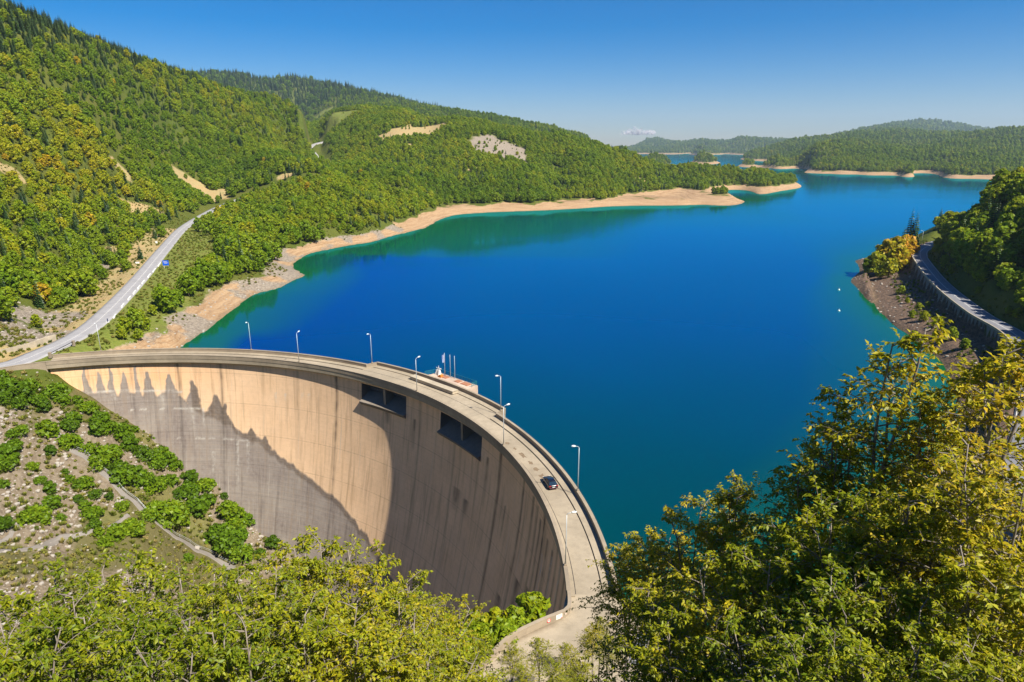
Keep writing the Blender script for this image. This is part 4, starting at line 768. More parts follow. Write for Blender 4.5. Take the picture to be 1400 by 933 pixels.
# buoys
for x, y, lab in ((1147, 397, 'small white buoy on the lake, the farther of two'), (1147, 425.5, 'small white buoy on the lake, the nearer of two')):
    q = P(x, y, WATER); e = tag(empty('buoy', q), lab, 'buoy', 'white buoys on the lake'); MB().tube([(0, 0, -.3), (0, 0, 0), (0, 0, .35), (0, 0, .6)], [.3, .5, .42, .1], 12).build('float', M_white, e, True); MB().tube([(0, 0, .55), (0, 0, 1.0)], .06, 6).build('stem', M_white, e)
# ================================================================== foliage materials
def leaf_mat(name, stops, src='INSTANCER', trans=.35, jit=.22, gloss=.06):
    """stops: leaf colours along the tint of the plant; each leaf varies about it"""
    m = mat(name); b = NB(m)
    t = b.attr('tint', src); lv = b.attr('lv')
    f = b.math('ADD', t, b.math('MULTIPLY', b.math('SUBTRACT', lv, .5), jit), clamp=True)
    c = b.ramp(f, stops); br = b.math('ADD', .72, b.math('MULTIPLY', b.math('FRACT', b.math('MULTIPLY', lv, 7.31)), .56))
    cc = b.n('VectorMath'); cc.operation = 'SCALE'; b.l(c, cc.inputs[0]); b.l(br, cc.inputs['Scale'])
    d = b.n('BsdfDiffuse'); b.l(cc.outputs[0], d.inputs['Color'])
    tr = b.n('BsdfTranslucent'); tc = b.mix(.5, cc.outputs[0], (.30, .34, .02), 'MIX'); b.l(tc, tr.inputs['Color'])
    m1 = b.n('MixShader'); m1.inputs[0].default_value = trans; b.l(d.outputs[0], m1.inputs[1]); b.l(tr.outputs[0], m1.inputs[2])
    if gloss:
        g = b.n('BsdfGlossy'); g.inputs['Roughness'].default_value = .45; g.inputs['Color'].default_value = (.8, .8, .8, 1)
        m2 = b.n('MixShader'); m2.inputs[0].default_value = gloss; b.l(m1.outputs[0], m2.inputs[1]); b.l(g.outputs[0], m2.inputs[2]); m1 = m2
    b.out(m1); return m
BROAD = [(0, (.055, .11, .006)), (.25, (.125, .225, .008)), (.5, (.245, .325, .010)), (.75, (.44, .39, .012)), (1, (.58, .27, .02))]
M_broad = leaf_mat('broadleaf_foliage', BROAD, trans=.4, gloss=.012)
M_con = leaf_mat('conifer_foliage', [(0, (.020, .050, .015)), (.6, (.045, .09, .018)), (1, (.08, .12, .02))], trans=.15, gloss=.03)
M_bark = simple('bark', (.10, .075, .055), .9); M_birch = simple('pale_bark', (.23, .195, .165), .8, var=.45, scale=4)
M_fg = leaf_mat('close_foliage', [(0, (.05, .10, .006)), (.25, (.16, .23, .010)), (.5, (.36, .37, .014)), (.75, (.56, .41, .018)), (1, (.62, .24, .02))], src='OBJECT', trans=.45, jit=.5, gloss=.015)
# ================================================================== crown meshes (many small leafy faces through the crown's volume)
def leafquads(C, Nn, size, rng, aspect=1.6, fold=.0):
    """one kite-shaped leaf spray per centre C, lying across the normal Nn"""
    n = len(C); r = rng.normal(size=(n, 3)); a = np.cross(Nn, r); a /= np.linalg.norm(a, axis=1)[:, None]+1e-9; b_ = np.cross(Nn, a)
    s = (size*rng.uniform(.65, 1.35, n))[:, None]
    V = np.stack([C-a*s*aspect*.5, C-b_*s*.5+a*s*.1+Nn*s*fold, C+a*s*aspect*.5, C+b_*s*.5+a*s*.1+Nn*s*fold], 1).reshape(-1, 3)
    F = np.arange(4*n).reshape(n, 4); lv = np.repeat(rng.uniform(0, 1, n), 4); return V, F, lv
def broad_crown(seed, R=3.4, H=7.5, base=1.6, lobes=17, per=52, size=.62):
    rng = np.random.default_rng(seed); Cs = []; Ns = []
    for k in range(lobes):
        an = k*2.399+rng.uniform(-.3, .3); h = (k+.5)/lobes; prof = math.sin(math.pi*min(1, .16+.80*h))**.75
        rr = R*prof*rng.uniform(.45, .72); c = np.array([math.cos(an)*rr, math.sin(an)*rr, base+(H-base)*(h*.86+.06)+rng.uniform(-.3, .3)]); lr = R*rng.uniform(.30, .50)*(1.1-.35*h)
        d = rng.normal(size=(per, 3)); d[:, 2] = d[:, 2]*.8+.25; d /= np.linalg.norm(d, axis=1)[:, None]
        rad_ = lr*rng.uniform(.55, 1.12, per)**.7; Cs.append(c+d*rad_[:, None]*np.array([1, 1, .78])); nn = d+rng.normal(size=(per, 3))*.55+np.array([0, 0, .35]); Ns.append(nn/np.linalg.norm(nn, axis=1)[:, None])
    return leafquads(np.concatenate(Cs), np.concatenate(Ns), size, rng)
def conifer_crown(seed, R=2.1, H=12., base=.8, rows=17):
    rng = np.random.default_rng(seed); Cs = []; Ns = []
    V = []; F = []; lv = []
    for k in range(rows):
        h = k/(rows-1); z = base+(H-base)*h**.92; r = R*(1-h)**.85+.16; nb = max(5, int(13*(1-h)+4))
        for j in range(nb):
            an = j*2*math.pi/nb+k*.9+rng.uniform(-.25, .25); L = r*rng.uniform(.75, 1.15); dr = -.32*L; w = .30*L+.16
            d = np.array([math.cos(an), math.sin(an), 0]); s = np.array([-d[1], d[0], 0]); p0 = np.array([0, 0, z]); n0 = len(V); s = s if j % 2 else s*.55+np.array([0, 0, .75])
            V += [p0+d*.08, p0+d*L*.55+s*w*.6+(0, 0, dr*.4-.06), p0+d*L+(0, 0, dr), p0+d*L*.55-s*w*.6+(0, 0, dr*.4-.06)]; F.append((n0, n0+1, n0+2, n0+3)); q = rng.uniform(); lv += [q]*4
    return np.array(V), np.array(F), np.array(lv)
def stem_mesh(name, H, r, lean=0., limbs=4, seed=0):
    rng = random.Random(seed); mb = MB(); mb.tube([(0, 0, -.6), (lean*.2, 0, H*.4), (lean, .1, H*.85)], [r*1.25, r*.8, r*.25], 6)
    for k in range(limbs):
        a = k*2.4+rng.uniform(-.4, .4); z = H*(.28+.12*k); L = H*.28; mb.tube([(lean*z/H, 0, z), (math.cos(a)*L*.6, math.sin(a)*L*.6, z+L*.5), (math.cos(a)*L, math.sin(a)*L, z+L*.75)], [r*.45, r*.28, r*.1], 5)
    me = bpy.data.meshes.new(name); me.from_pydata(mb.v, [], mb.f); me.update(); me.materials.append(M_bark); return me
VAR = []      # (crown mesh, trunk mesh, kind)
for k, (R, H, lb, pr, sz) in enumerate([(3.5, 7.6, 18, 56, .62), (3.1, 8.4, 17, 54, .58), (4.0, 8.0, 21, 54, .66), (2.8, 6.4, 14, 54, .56), (3.4, 9.2, 19, 54, .62)]):
    V_, F_, l_ = broad_crown(100+k, R, H, 1.2, lb, pr, sz); me = np_mesh('crown', V_, F_, dict(lv=l_)); me.materials.append(M_broad); VAR.append((me, stem_mesh('trunk', H, .2, .3, 4, k), 'broad'))
for k, (R, H) in enumerate([(2.2, 12.5), (1.8, 10.5), (2.6, 13.5)]):
    V_, F_, l_ = conifer_crown(200+k, R, H, .9, 18+k); me = np_mesh('crown', V_, F_, dict(lv=l_)); me.materials.append(M_con); VAR.append((me, stem_mesh('trunk', H, .2, 0, 0, k), 'conifer'))
NB_ = 5
# ================================================================== where the trees stand
RMAX = np.maximum.accumulate(np.concatenate([np.full((40, NT), -9.), ((GZ2-CAM_H)/RS[:, None])[40:]], 0), 0)
def visible(x, y, z, h, tol=.004):
    r = np.hypot(x, y); fi = np.clip(np.log(np.maximum(r*.985, R0)/R0)/math.log(RQ)-1, 0, NR-1).astype(int); fj = np.clip(np.round(np.interp(np.degrees(np.arctan2(x, y)), TH, np.arange(NT))), 0, NT-1).astype(int)
    return (z+h-CAM_H)/r > RMAX[fi, fj]-tol
def sample(arr, x, y):
    A = arr.reshape(NR, NT); fi = np.clip(np.round(np.log(np.maximum(np.hypot(x, y), R0)/R0)/math.log(RQ)), 0, NR-1).astype(int); fj = np.clip(np.round(np.interp(np.degrees(np.arctan2(x, y)), TH, np.arange(NT))), 0, NT-1).astype(int); return A[fi, fj]
def grid_pts(x0, x1, y0, y1, s):
    X, Y = np.meshgrid(np.arange(x0, x1, s), np.arange(y0, y1, s)); X = X+(np.arange(X.shape[0]) % 2)[:, None]*s*.5
    return (X+RNG.uniform(-.42, .42, X.shape)*s).ravel(), (Y+RNG.uniform(-.42, .42, Y.shape)*s).ravel()
pts = []
x, y = grid_pts(-1100, 1150, 175, 1420, 5.2); pts.append((x, y, np.ones(len(x))))
def polar_pts(r0, r1, s0):
    out = []; r = r0
    while r < r1:
        s = s0*max(1, r/1500); th = np.arange(-43, 43, math.degrees(s/r)); th = th+RNG.uniform(-.4, .4, len(th))*math.degrees(s/r); rr = r+RNG.uniform(-.45, .45, len(th))*s*1.5
        out.append(np.stack([rr*np.sin(np.radians(th)), rr*np.cos(np.radians(th)), np.full(len(th), max(1, (r/1500)**.75))], 0)); r += s*1.5
    return np.concatenate(out, 1)
px_ = polar_pts(1420/math.cos(rad(40)), 11500, 6.3); sel = (px_[1] > 1420) | (np.abs(px_[0]) > 1120); px_ = px_[:, sel]
x2 = grid_pts(-1100, 1150, 1420, 1900, 6.2)
pts.append((px_[0], px_[1], px_[2])); pts.append((x2[0], x2[1], np.full(len(x2[0]), 1.15)))
TX = np.concatenate([p[0] for p in pts]); TY = np.concatenate([p[1] for p in pts]); TS = np.concatenate([p[2] for p in pts]); TR = np.hypot(TX, TY)
dup_ = (TY < 1900) & (TY > 1420) & (np.abs(TX) < 1120) & (TS != 1.15); 
keep = (np.abs(TX) < TY*.93+10) & ~dup_
TX, TY, TS, TR = TX[keep], TY[keep], TS[keep], TR[keep]; TZ = height(TX, TY)
sl = np.hypot(height(TX+4, TY)-height(TX-4, TY), height(TX, TY+4)-height(TX, TY-4))/8
rnd = RNG.uniform(0, 1, len(TX))
bare_ = sample(BARE, TX, TY); rock_ = sample(ROCK, TX, TY); grass_ = sample(GRASS, TX, TY); beach_ = np.maximum(sample(BEACH, TX, TY), sample(SHADE_ROCK, TX, TY)); road_ = sample(DR, TX, TY)
treeline = np.where((TX > 0) & (TY < 520), -1.0, np.where((TX < -60) & (TY < 560), -3., -1.2))
keep = (TZ > treeline) & (beach_ < .3) & ((bare_ < .42+.3*rnd) & (rock_ < .35) & (grass_ < .45) | (rnd > np.where(rock_ > .4, .86, .955)) & (TR > 600) & (road_ > 6)) & (road_ > np.where((TX > 100) & (TR < 600), 1.4, np.where(TR < 520, 3.5, np.where(TR < 1000, 8, 20)))) & visible(TX, TY, TZ, 11*TS)
_rs = RROAD[34:]; _rs = _rs[_rs[:, 1].argsort()]; keep &= ~((TX > 60) & (TY < 395) & (TX < np.interp(TY, _rs[:, 1], _rs[:, 0])+4))
keep &= ~((TY > 392) & (TY < 540) & (TX > 150) & (TX < TY*.63))
keep &= (rnd > .05) & ~((TX < -50) & (TY < 214) & (TZ < 3)) & ~((TX < 130) & (TX > -50) & (TY < 230)) & (np.hypot(TX-DC[0], TY-DC[1]) > 117)
TX, TY, TZ, TS, TR, rnd, road_ = TX[keep], TY[keep], TZ[keep], TS[keep], TR[keep], rnd[keep], road_[keep]
# trees the photo shows one by one on the open ground by the lake
LONE = []
def lone(px, py, s, tint, var, z0=150):
    q = hit(px, py, z0)
    if q is not None: LONE.append((q[0], q[1], q[2], s*(1.25 if px < 600 else (1.75 if s > .58 else 1.)), tint, var))
for px, py, s, tint, var in [(230, 428, 1.0, .36, 0), (243, 420, .9, .33, 3), (222, 420, .85, .38, 1), (258, 405, 1.0, .34, 2), (272, 398, 1.0, .30, 0), (283, 392, 1.05, .32, 4), (298, 392, 1.05, .30, 1), (308, 388, .95, .34, 0), (276, 380, .95, .36, 1), (292, 374, 1.0, .34, 2), (262, 386, .8, .42, 3), (255, 398, .7, .44, 3), (200, 452, .6, .5, 3), (185, 452, .75, .42, 1), (192, 440, .6, .52, 3), (172, 458, .6, .5, 0), (168, 466, .5, .55, 3), (210, 432, .5, .55, 3), (190, 466, .45, .5, 1), (325, 362, 1.1, .44, 2), (340, 360, 1.15, .5, 0), (352, 362, 1.1, .46, 4), (364, 358, 1.1, .42, 1), (376, 356, 1.1, .38, 0), (318, 348, 1.1, .42, 1), (332, 342, 1.1, .48, 0), (350, 345, 1.1, .40, 2), (300, 330, 1.1, .40, 4), (286, 322, 1.1, .38, 0), (310, 330, 1.1, .36, 2), (272, 318, 1.0, .36, 1), (222, 325, .9, .36, 0), (263, 292, .9, .34, 1), (270, 288, .9, .38, 3), (395, 330, 1.2, .32, 2), (405, 334, 1.15, .30, 0), (418, 330, 1.15, .34, 4), (430, 332, 1.15, .34, 1)]: lone(px, py, s, tint, var)
# right shore: the golden group on the point, the dark firs, single shrubs below the road
for px, py, s, tint, var in [(1196, 378, .95, .62, 0), (1208, 374, 1.15, .82, 2), (1220, 372, 1.1, .78, 4), (1229, 368, 1.1, .95, 1), (1214, 380, .85, .68, 3), (1236, 360, 1.1, .92, 0), (1203, 382, .7, .6, 3), (1187, 376, .75, .45, 1), (1240, 342, 1.05, .3, 5), (1247, 342, .95, .3, 7), (1232, 347, .8, .4, 5), (1256, 425, .55, .60, 3), (1283, 447, .45, .55, 1), (1268, 420, .4, .6, 3), (1232, 402, .5, .5, 0), (1246, 436, .42, .55, 1), (1262, 440, .5, .62, 2), (1300, 466, .55, .5, 4), (1278, 462, .4, .58, 3), (1240, 415, .35, .6, 1), (1318, 478, .5, .46, 0)]: lone(px, py, s, tint, var)
print('forest points', len(TX), 'lone', len(LONE))
# kind and colour of every tree
n1 = fbm(TX/60, TY/60, 61, 4); n2 = fbm(TX/160, TY/160, 67, 3); n3 = fbm(TX/300, TY/300, 71, 3)
tint = .415+.19*n1+.14*n2+RNG.normal(0, .075, len(TX))
left = (TX < -150) & (TY < 700)
tint += np.where(left, .06*np.exp(-((TX+330)/130)**2-((TY-480)/150)**2)*(1+n1*2), 0)+np.where(left & (TZ > 35), .06, 0)
tint += np.where(TX > 100, .06*(TR < 600), 0); tint -= np.where(TR > 2000, .06, 0)+np.where((TR > 2800) & (TX < 0), .14, 0)
tint = np.where((RNG.uniform(0, 1, len(TX)) < .005) & (TR < 900), .82, tint).clip(.05, .98)
con_p = .04+.25*sstep(.05, .35, fbm(TX/120, TY/120, 83, 3))
con_p = np.where((TX < -330) & (TZ > 95) & (TR < 1300), .35+.55*sstep(110, 165, TZ), con_p); con_p = np.where((TR > 2800) & (TX < 300), .85, con_p); con_p = np.where((TR > 2000) & (TX < 600), np.maximum(con_p, .55*sstep(120, 260, TZ)+.2), con_p)
con_p = np.where((TX > 160) & (TR < 500), np.maximum(con_p, .10+.5*(TY > 385)), con_p); con_p = np.where((TX < -200) & (TY > 500) & (TY < 1000) & (TZ > 60), np.maximum(con_p, .22), con_p)
con = RNG.uniform(0, 1, len(TX)) < con_p
var = np.where(con, NB_+RNG.integers(0, 3, len(TX)), RNG.integers(0, NB_, len(TX)))
tint = np.where(con, RNG.uniform(.1, .9, len(TX)), tint)
scl = TS*RNG.uniform(.58, 1.28, len(TX))*(1+.42*fbm(TX/30, TY/30, 85, 2))*np.where(con, .80, .94); scl = np.where((TR > 2800) & (TX < 0), scl*1.5, scl); scl = np.where((np.maximum(sample(BARE, TX, TY), np.maximum(sample(ROCK, TX, TY), sample(GRASS, TX, TY))) > .45) & (TR > 600), scl*.5, scl)
scl = np.where((TX > 100) & (TR < 500), scl*np.clip(.32+road_*.16, .4, 1.35), scl)
# ---- the 300 nearest of each kind stand as trees of their own
def tree(name, loc, s, tint_, var_, label, cat='tree', group=None, rz=None):
    e = empty(name, loc, RNG.uniform(0, 6.28) if rz is None else rz); e.scale = s if isinstance(s, tuple) else (s, s, s*RNG.uniform(.92, 1.1)); tag(e, label, cat, group)
    for nm, me in (('crown', VAR[var_][0]), ('trunk', VAR[var_][1])):
        o = bpy.data.objects.new(nm, me); COL.objects.link(o); o.parent = e; o['tint'] = float(tint_)
    return e
first = {}
LAB_LONE = {'left': 'leafy green tree on the open bank between the left road and the lake', 'right': 'golden autumn tree on the rocky point by the right road', 'fir': 'dark fir at the bend of the right road', 'shrub': 'small pale shrub on the shaded slope under the right road'}
GR_LONE = {'left': 'trees on the bank by the left road', 'right': 'trees on the rocky point', 'fir': 'firs at the right bend', 'shrub': 'shrubs below the right road'}
used_proto = {}
for (x, y, z, s, t_, v) in LONE:
    k = 'left' if x < 0 else ('fir' if v >= NB_ else ('shrub' if s < .6 else 'right'))
    e = tree('conifer_tree' if v >= NB_ else ('shrub' if k == 'shrub' else 'broadleaf_tree'), (x, y, z-.15), s, t_, v, LAB_LONE[k], 'shrub' if k == 'shrub' else 'tree', GR_LONE[k]); used_proto.setdefault(v, e)
def area_label(x, y, z, r, c):
    if x > 100: return ('dark conifer in the wood above the right road', 'conifers above the right road') if c else ('leafy tree in the half shaded wood above the right road', 'trees above the right road')
    return ('dark pointed conifer among the broadleaf trees on the left hillside', 'conifers on the left hillside') if c else ('leafy green tree in the forest on the left hillside', 'trees on the left hillside')
front = visible(TX, TY, TZ, 7, -.012)
own = np.zeros(len(TX), bool)
for flag_, n_ in ((False, 262), (True, 110)):
    c_ = np.nonzero((con == flag_) & front & (np.abs(TX) < TY*.8) & (TR < 1100))[0]; own[c_[np.argsort(TR[c_]/scl[c_])[:n_]]] = True
for i in np.nonzero(own)[0]:
    lb, gp = area_label(TX[i], TY[i], TZ[i], TR[i], con[i])
    e = tree('conifer_tree' if con[i] else 'broadleaf_tree', (TX[i], TY[i], TZ[i]-.2), float(scl[i]), tint[i], int(var[i]), lb, 'tree', gp); used_proto.setdefault(int(var[i]), e)
# ---- the rest of the wood
def scatter(name, pts_, sclv, rotz, tintv, varv, protos, label, cat):
    me = bpy.data.meshes.new(name); me.vertices.add(len(pts_)); me.vertices.foreach_set('co', np.asarray(pts_, np.float32).ravel())
    for nm, typ, arr, key in (('scl', 'FLOAT', sclv, 'value'), ('tint', 'FLOAT', tintv, 'value'), ('rotz', 'FLOAT', rotz, 'value'), ('variant', 'INT', varv, 'value')):
        at_ = me.attributes.new(nm, typ, 'POINT'); at_.data.foreach_set(key, np.asarray(arr, np.int32 if typ == 'INT' else np.float32))
    me.update(); o = link(name, me)
    ng = bpy.data.node_groups.new(name+'_scatter', 'GeometryNodeTree'); ng.interface.new_socket('Geometry', in_out='INPUT', socket_type='NodeSocketGeometry'); ng.interface.new_socket('Geometry', in_out='OUTPUT', socket_type='NodeSocketGeometry')
    N = ng.nodes; Lk = ng.links; gi_ = N.new('NodeGroupInput'); go = N.new('NodeGroupOutput'); jn = N.new('GeometryNodeJoinGeometry'); m2p = N.new('GeometryNodeMeshToPoints'); Lk.new(gi_.outputs[0], m2p.inputs[0])
    def na(nm, typ):
        n_ = N.new('GeometryNodeInputNamedAttribute'); n_.data_type = typ; n_.inputs['Name'].default_value = nm; return n_.outputs[0]
    va = na('variant', 'INT'); sc_ = na('scl', 'FLOAT'); rt = na('rotz', 'FLOAT'); cx = N.new('ShaderNodeCombineXYZ'); Lk.new(rt, cx.inputs[2])
    for k, obs in protos.items():
        j2 = N.new('GeometryNodeJoinGeometry')
        for ob in obs:
            oi = N.new('GeometryNodeObjectInfo'); oi.transform_space = 'ORIGINAL'; oi.inputs['Object'].default_value = ob; oi.inputs['As Instance'].default_value = False; Lk.new(oi.outputs['Geometry'], j2.inputs[0])
        cmp_ = N.new('FunctionNodeCompare'); cmp_.data_type = 'INT'; cmp_.operation = 'EQUAL'; Lk.new(va, cmp_.inputs[2]); cmp_.inputs[3].default_value = k
        ip = N.new('GeometryNodeInstanceOnPoints'); Lk.new(m2p.outputs[0], ip.inputs['Points']); Lk.new(cmp_.outputs[0], ip.inputs['Selection']); Lk.new(j2.outputs[0], ip.inputs['Instance']); Lk.new(cx.outputs[0], ip.inputs['Rotation']); Lk.new(sc_, ip.inputs['Scale']); Lk.new(ip.outputs[0], jn.inputs[0])
    Lk.new(jn.outputs[0], go.inputs[0]); md = o.modifiers.new('scatter', 'NODES'); md.node_group = ng
    return tag(o, label, cat, None, 'stuff')
rest = ~own
protos = {k: list(e.children) for k, e in used_proto.items()}
for k in range(NB_+3):
    if k not in protos: print('no proto', k)
scatter('forest', np.stack([TX, TY, TZ-.2], -1)[rest], scl[rest], RNG.uniform(0, 6.28, rest.sum()), tint[rest], var[rest], protos, 'dense mixed forest covering the hills around the lake', 'forest')
# ================================================================== bushes on the side of the gorge
BV = []
for k, (R, H) in enumerate([(2.0, 2.5), (1.7, 2.9), (2.3, 2.2)]):
    V_, F_, l_ = broad_crown(300+k, R, H, .05, 14, 62, .36); me = np_mesh('foliage', V_, F_, dict(lv=l_)); me.materials.append(M_broad); BV.append((me, stem_mesh('stem', 1.6, .07, .1, 4, 40+k)))
BUSH = [(50, 100, 62, .22), (110, 130, 62, .2), (20, 150, 45, .16), (150, 95, 40, .35), (210, 190, 42, .08), (270, 120, 52, .3), (300, 160, 40, .34), (350, 250, 45, .3), (330, 275, 40, .15), (220, 300, 52, .45), (250, 310, 40, .4), (325, 355, 52, .40), (360, 365, 35, .42), (40, 410, 62, .25), (20, 450, 50, .3), (70, 380, 40, .3), (240, 400, 34, .05), (420, 390, 34, .42), (480, 250, 50, .26), (460, 300, 45, .24), (510, 290, 45, .3), (580, 310, 52, .28), (620, 370, 46, .2), (660, 400, 40, .14), (500, 420, 60, .4), (540, 410, 50, .36), (470, 450, 50, .42), (590, 520, 62, .3), (640, 510, 60, .28), (680, 540, 50, .3), (560, 490, 50, .25), (770, 430, 56, .3), (740, 450, 45, .28), (800, 440, 42, .32), (810, 540, 42, .34), (720, 560, 50, .4), (760, 550, 40, .36), (900, 525, 46, .15), (890, 590, 50, .2), (940, 660, 60, .24), (985, 640, 45, .26), (970, 555, 45, .5), (840, 610, 28, .06), (520, 620, 24, .02), (800, 690, 78, .46), (740, 680, 62, .42), (860, 710, 55, .44), (700, 700, 40, .4), (250, 640, 46, .3), (240, 580, 38, .2), (170, 690, 56, .56), (130, 715, 45, .55), (210, 720, 40, .52), (430, 690, 48, .34), (450, 750, 34, .2), (405, 660, 34, .34), (5, 740, 48, .08), (400, 550, 44, .36), (370, 565, 32, .3), (450, 600, 32, .12), (370, 630, 26, .1), (310, 500, 22, .2), (1080, 810, 72, .2), (1030, 780, 60, .22), (1130, 790, 52, .24), (1110, 740, 50, .4), (1085, 680, 50, .5), (1130, 690, 42, .46), (1060, 610, 22, .03), (1290, 830, 38, .12), (1270, 775, 24, .2), (1150, 880, 52, .4), (1230, 890, 30, .2), (1100, 880, 45, .38), (620, 755, 58, .56), (560, 790, 48, .54), (650, 780, 45, .5), (580, 660, 32, .44), (890, 910, 30, .3), (740, 330, 35, .3), (830, 470, 34, .3), (1180, 730, 36, .3), (640, 300, 24, .36), (400, 190, 36, .4), (430, 200, 40, .38), (370, 170, 30, .36), (180, 160, 38, .24), (90, 180, 40, .18), (10, 60, 40, .3), (150, 470, 30, .45), (290, 720, 26, .3), (330, 540, 26, .34), (100, 300, 36, .35), (60, 320, 30, .3), (20, 560, 34, .32), (190, 540, 26, .3), (500, 830, 40, .46), (470, 790, 30, .5), (690, 420, 38, .2)]
GORGE_GRP = 'bushes on the stony side of the gorge'
LB = {0: 'dark green round bush on the stony gorge side below the left end of the dam', 1: 'fresh green leafy bush on the stony gorge side below the left end of the dam', 2: 'olive yellow bush on the stony gorge side below the left end of the dam'}
def bush(loc, sc, t_, k, label, group, name='bush', cat='bush', mats=None):
    e = empty(name, loc, float(RNG.uniform(0, 6.28))); e.scale = sc; tag(e, label, cat, group)
    for nm, me in (('foliage', BV[k][0]), ('stem', BV[k][1])):
        o = bpy.data.objects.new(nm, me); COL.objects.link(o); o.parent = e; o['tint'] = float(t_)
    return e
for i, (zx, zy, r, t_) in enumerate(BUSH):
    px, py = zx/3.455, 500+(zy+.55*r)/3.455; q = hit(px, py, 90)
    if q is None or q[1] > 205: continue
    dpt = q[1]*cP+(CAM_H-q[2])*sP; R = r/3.455*dpt/FPX*1.02; k = i % 3; s = R/2.0
    bush((q[0], q[1], q[2]-.15*s), (s, s, s*float(RNG.uniform(.85, 1.1))), min(t_, .44)*.8, k, LB[0 if t_ < .22 else (1 if t_ < .42 else 2)], GORGE_GRP)
# trees and bushes close under the wall at the near end
for px, py, D, R, t_ in [(728, 812, 79, 2.5, .50), (704, 830, 76, 2.0, .46), (676, 834, 75, 2.3, .62), (646, 838, 73, 2.4, .56), (655, 858, 69, 2.2, .48), (690, 850, 71, 1.9, .42), (612, 848, 68, 2.7, .60), (628, 862, 66, 2.3, .5)]:
    top = PD(px, py, D); k = int(px) % 5; s = R/[3.5, 3.1, 4.0, 2.8, 3.4][k]*1.05; Hm = [7.6, 8.4, 8.0, 6.4, 9.2][k]*s
    tree('broadleaf_tree', (top[0], top[1], top[2]-Hm), (s, s, s), t_, k, 'yellowing tree growing against the shaded dam wall beyond the curved parapet', 'tree', 'trees under the curved parapet')
# ================================================================== low scrub, grass tufts and loose stones
def tuft(seed, n=26, h=.5, r=.35, w=.05):
    rng = np.random.default_rng(seed); V = []; F = []; lv = []
    for k in range(n):
        a = rng.uniform(0, 6.28); d = np.array([math.cos(a), math.sin(a), 0]); s = np.array([-d[1], d[0], 0])*w*rng.uniform(.7, 1.6); p0 = d*rng.uniform(0, r*.5); L = h*rng.uniform(.5, 1.1); out = d*rng.uniform(.2, 1)*r; n0 = len(V)
        V += [p0-s, p0+s, p0+out*.6+s*.8+(0, 0, L*.7), p0+out+(0, 0, L)]; F.append((n0, n0+1, n0+2, n0+3)); q = rng.uniform(); lv += [q]*4
    return np.array(V), np.array(F), np.array(lv)
M_scrub = leaf_mat('scrub_leaves', [(0, (.07, .12, .015)), (.4, (.19, .22, .03)), (.7, (.34, .27, .09)), (1, (.42, .33, .16))], trans=.3, jit=.3, gloss=0)
tv, tf, tl = [], [], []
V_, F_, l_ = tuft(5, 60, 1.1, .9, .12); me = np_mesh('scrub_tuft', V_, F_, dict(lv=l_)); me.materials.append(M_scrub)
V2_, F2_, l2_ = broad_crown(333, .75, .9, .0, 7, 26, .26); me2 = np_mesh('scrub_clump', V2_, F2_, dict(lv=l2_)); me2.materials.append(M_scrub)
st_ = []
for k, (me_, lab) in enumerate(((me, 'tall dry grass tuft by the stairway down the gorge'), (me2, 'low round scrub clump by the stairway down the gorge'))):
    q = hit(178+18*k, 672+20*k, 90); o = bpy.data.objects.new('grass_tuft' if k == 0 else 'scrub_clump', me_); COL.objects.link(o); o.location = q; o['tint'] = .5; tag(o, lab, 'grass' if k == 0 else 'bush'); st_.append(o)
gx, gy = [], []
a_, b_ = grid_pts(-190, -40, 88, 212, 1.45); gx.append(a_); gy.append(b_)
a_, b_ = grid_pts(-330, -70, 195, 560, 2.6); gx.append(a_); gy.append(b_)
a_, b_ = grid_pts(100, 260, 120, 430, 2.6); gx.append(a_); gy.append(b_)
gx = np.concatenate(gx); gy = np.concatenate(gy); gz = height(gx, gy); r_ = np.hypot(gx, gy); rr_ = np.hypot(gx-DC[0], gy-DC[1])
dst = np.min([np.hypot(gx[:, None]-ST[None, :, 0], gy[:, None]-ST[None, :, 1]).min(1)], 0)
k_ = (gz > np.where(rr_ > 112, WATER+2.5, -90)) & ~((rr_ > 103.5) & (rr_ < 118) & (gy > 75)) & (sample(DR, gx, gy) > -.3) & (dst > 1.6) & visible(gx, gy, gz, 1) & (np.abs(gx) < gy*.95) & (sample(BEACH, gx, gy) < .4) & (fbm(gx/9, gy/9, 91, 3) > -.25) & (RNG.uniform(0, 1, len(gx)) > .25*sample(ROCK, gx, gy))
gx, gy, gz = gx[k_], gy[k_], gz[k_]; gt = (.42+.22*fbm(gx/16, gy/16, 93, 3)+RNG.normal(0, .12, len(gx))).clip(0, 1)
gt = np.where(gx > 0, gt*.5, gt)
scatter('ground_scrub', np.stack([gx, gy, gz-.06], -1), RNG.uniform(.35, 1.0, len(gx)), RNG.uniform(0, 6.28, len(gx)), gt, RNG.integers(0, 2, len(gx)), {0: [st_[0]], 1: [st_[1]]}, 'low scrub and dry grass on the banks and the gorge side', 'scrub')
print('scrub', len(gx))
M_stone = concrete('limestone', (.36, .325, .28), .45, uvs=False)
def stone(seed):
    import bmesh
    bm = bmesh.new(); bmesh.ops.create_icosphere(bm, subdivisions=1, radius=.5); rng = random.Random(seed); off = [Vector((rng.gauss(0, 1), rng.gauss(0, 1), rng.gauss(0, 1))).normalized() for _ in range(9)]
    for v in bm.verts:
        d = v.co.normalized(); m_ = min(.5, min(.36/max(.05, d.dot(o_)) for o_ in off if d.dot(o_) > .05) if any(d.dot(o_) > .05 for o_ in off) else .5); v.co = d*m_*1.25; v.co.z *= .75
    me_ = bpy.data.meshes.new('boulder'); bm.to_mesh(me_); bm.free(); me_.materials.append(M_stone); return me_
so_ = []
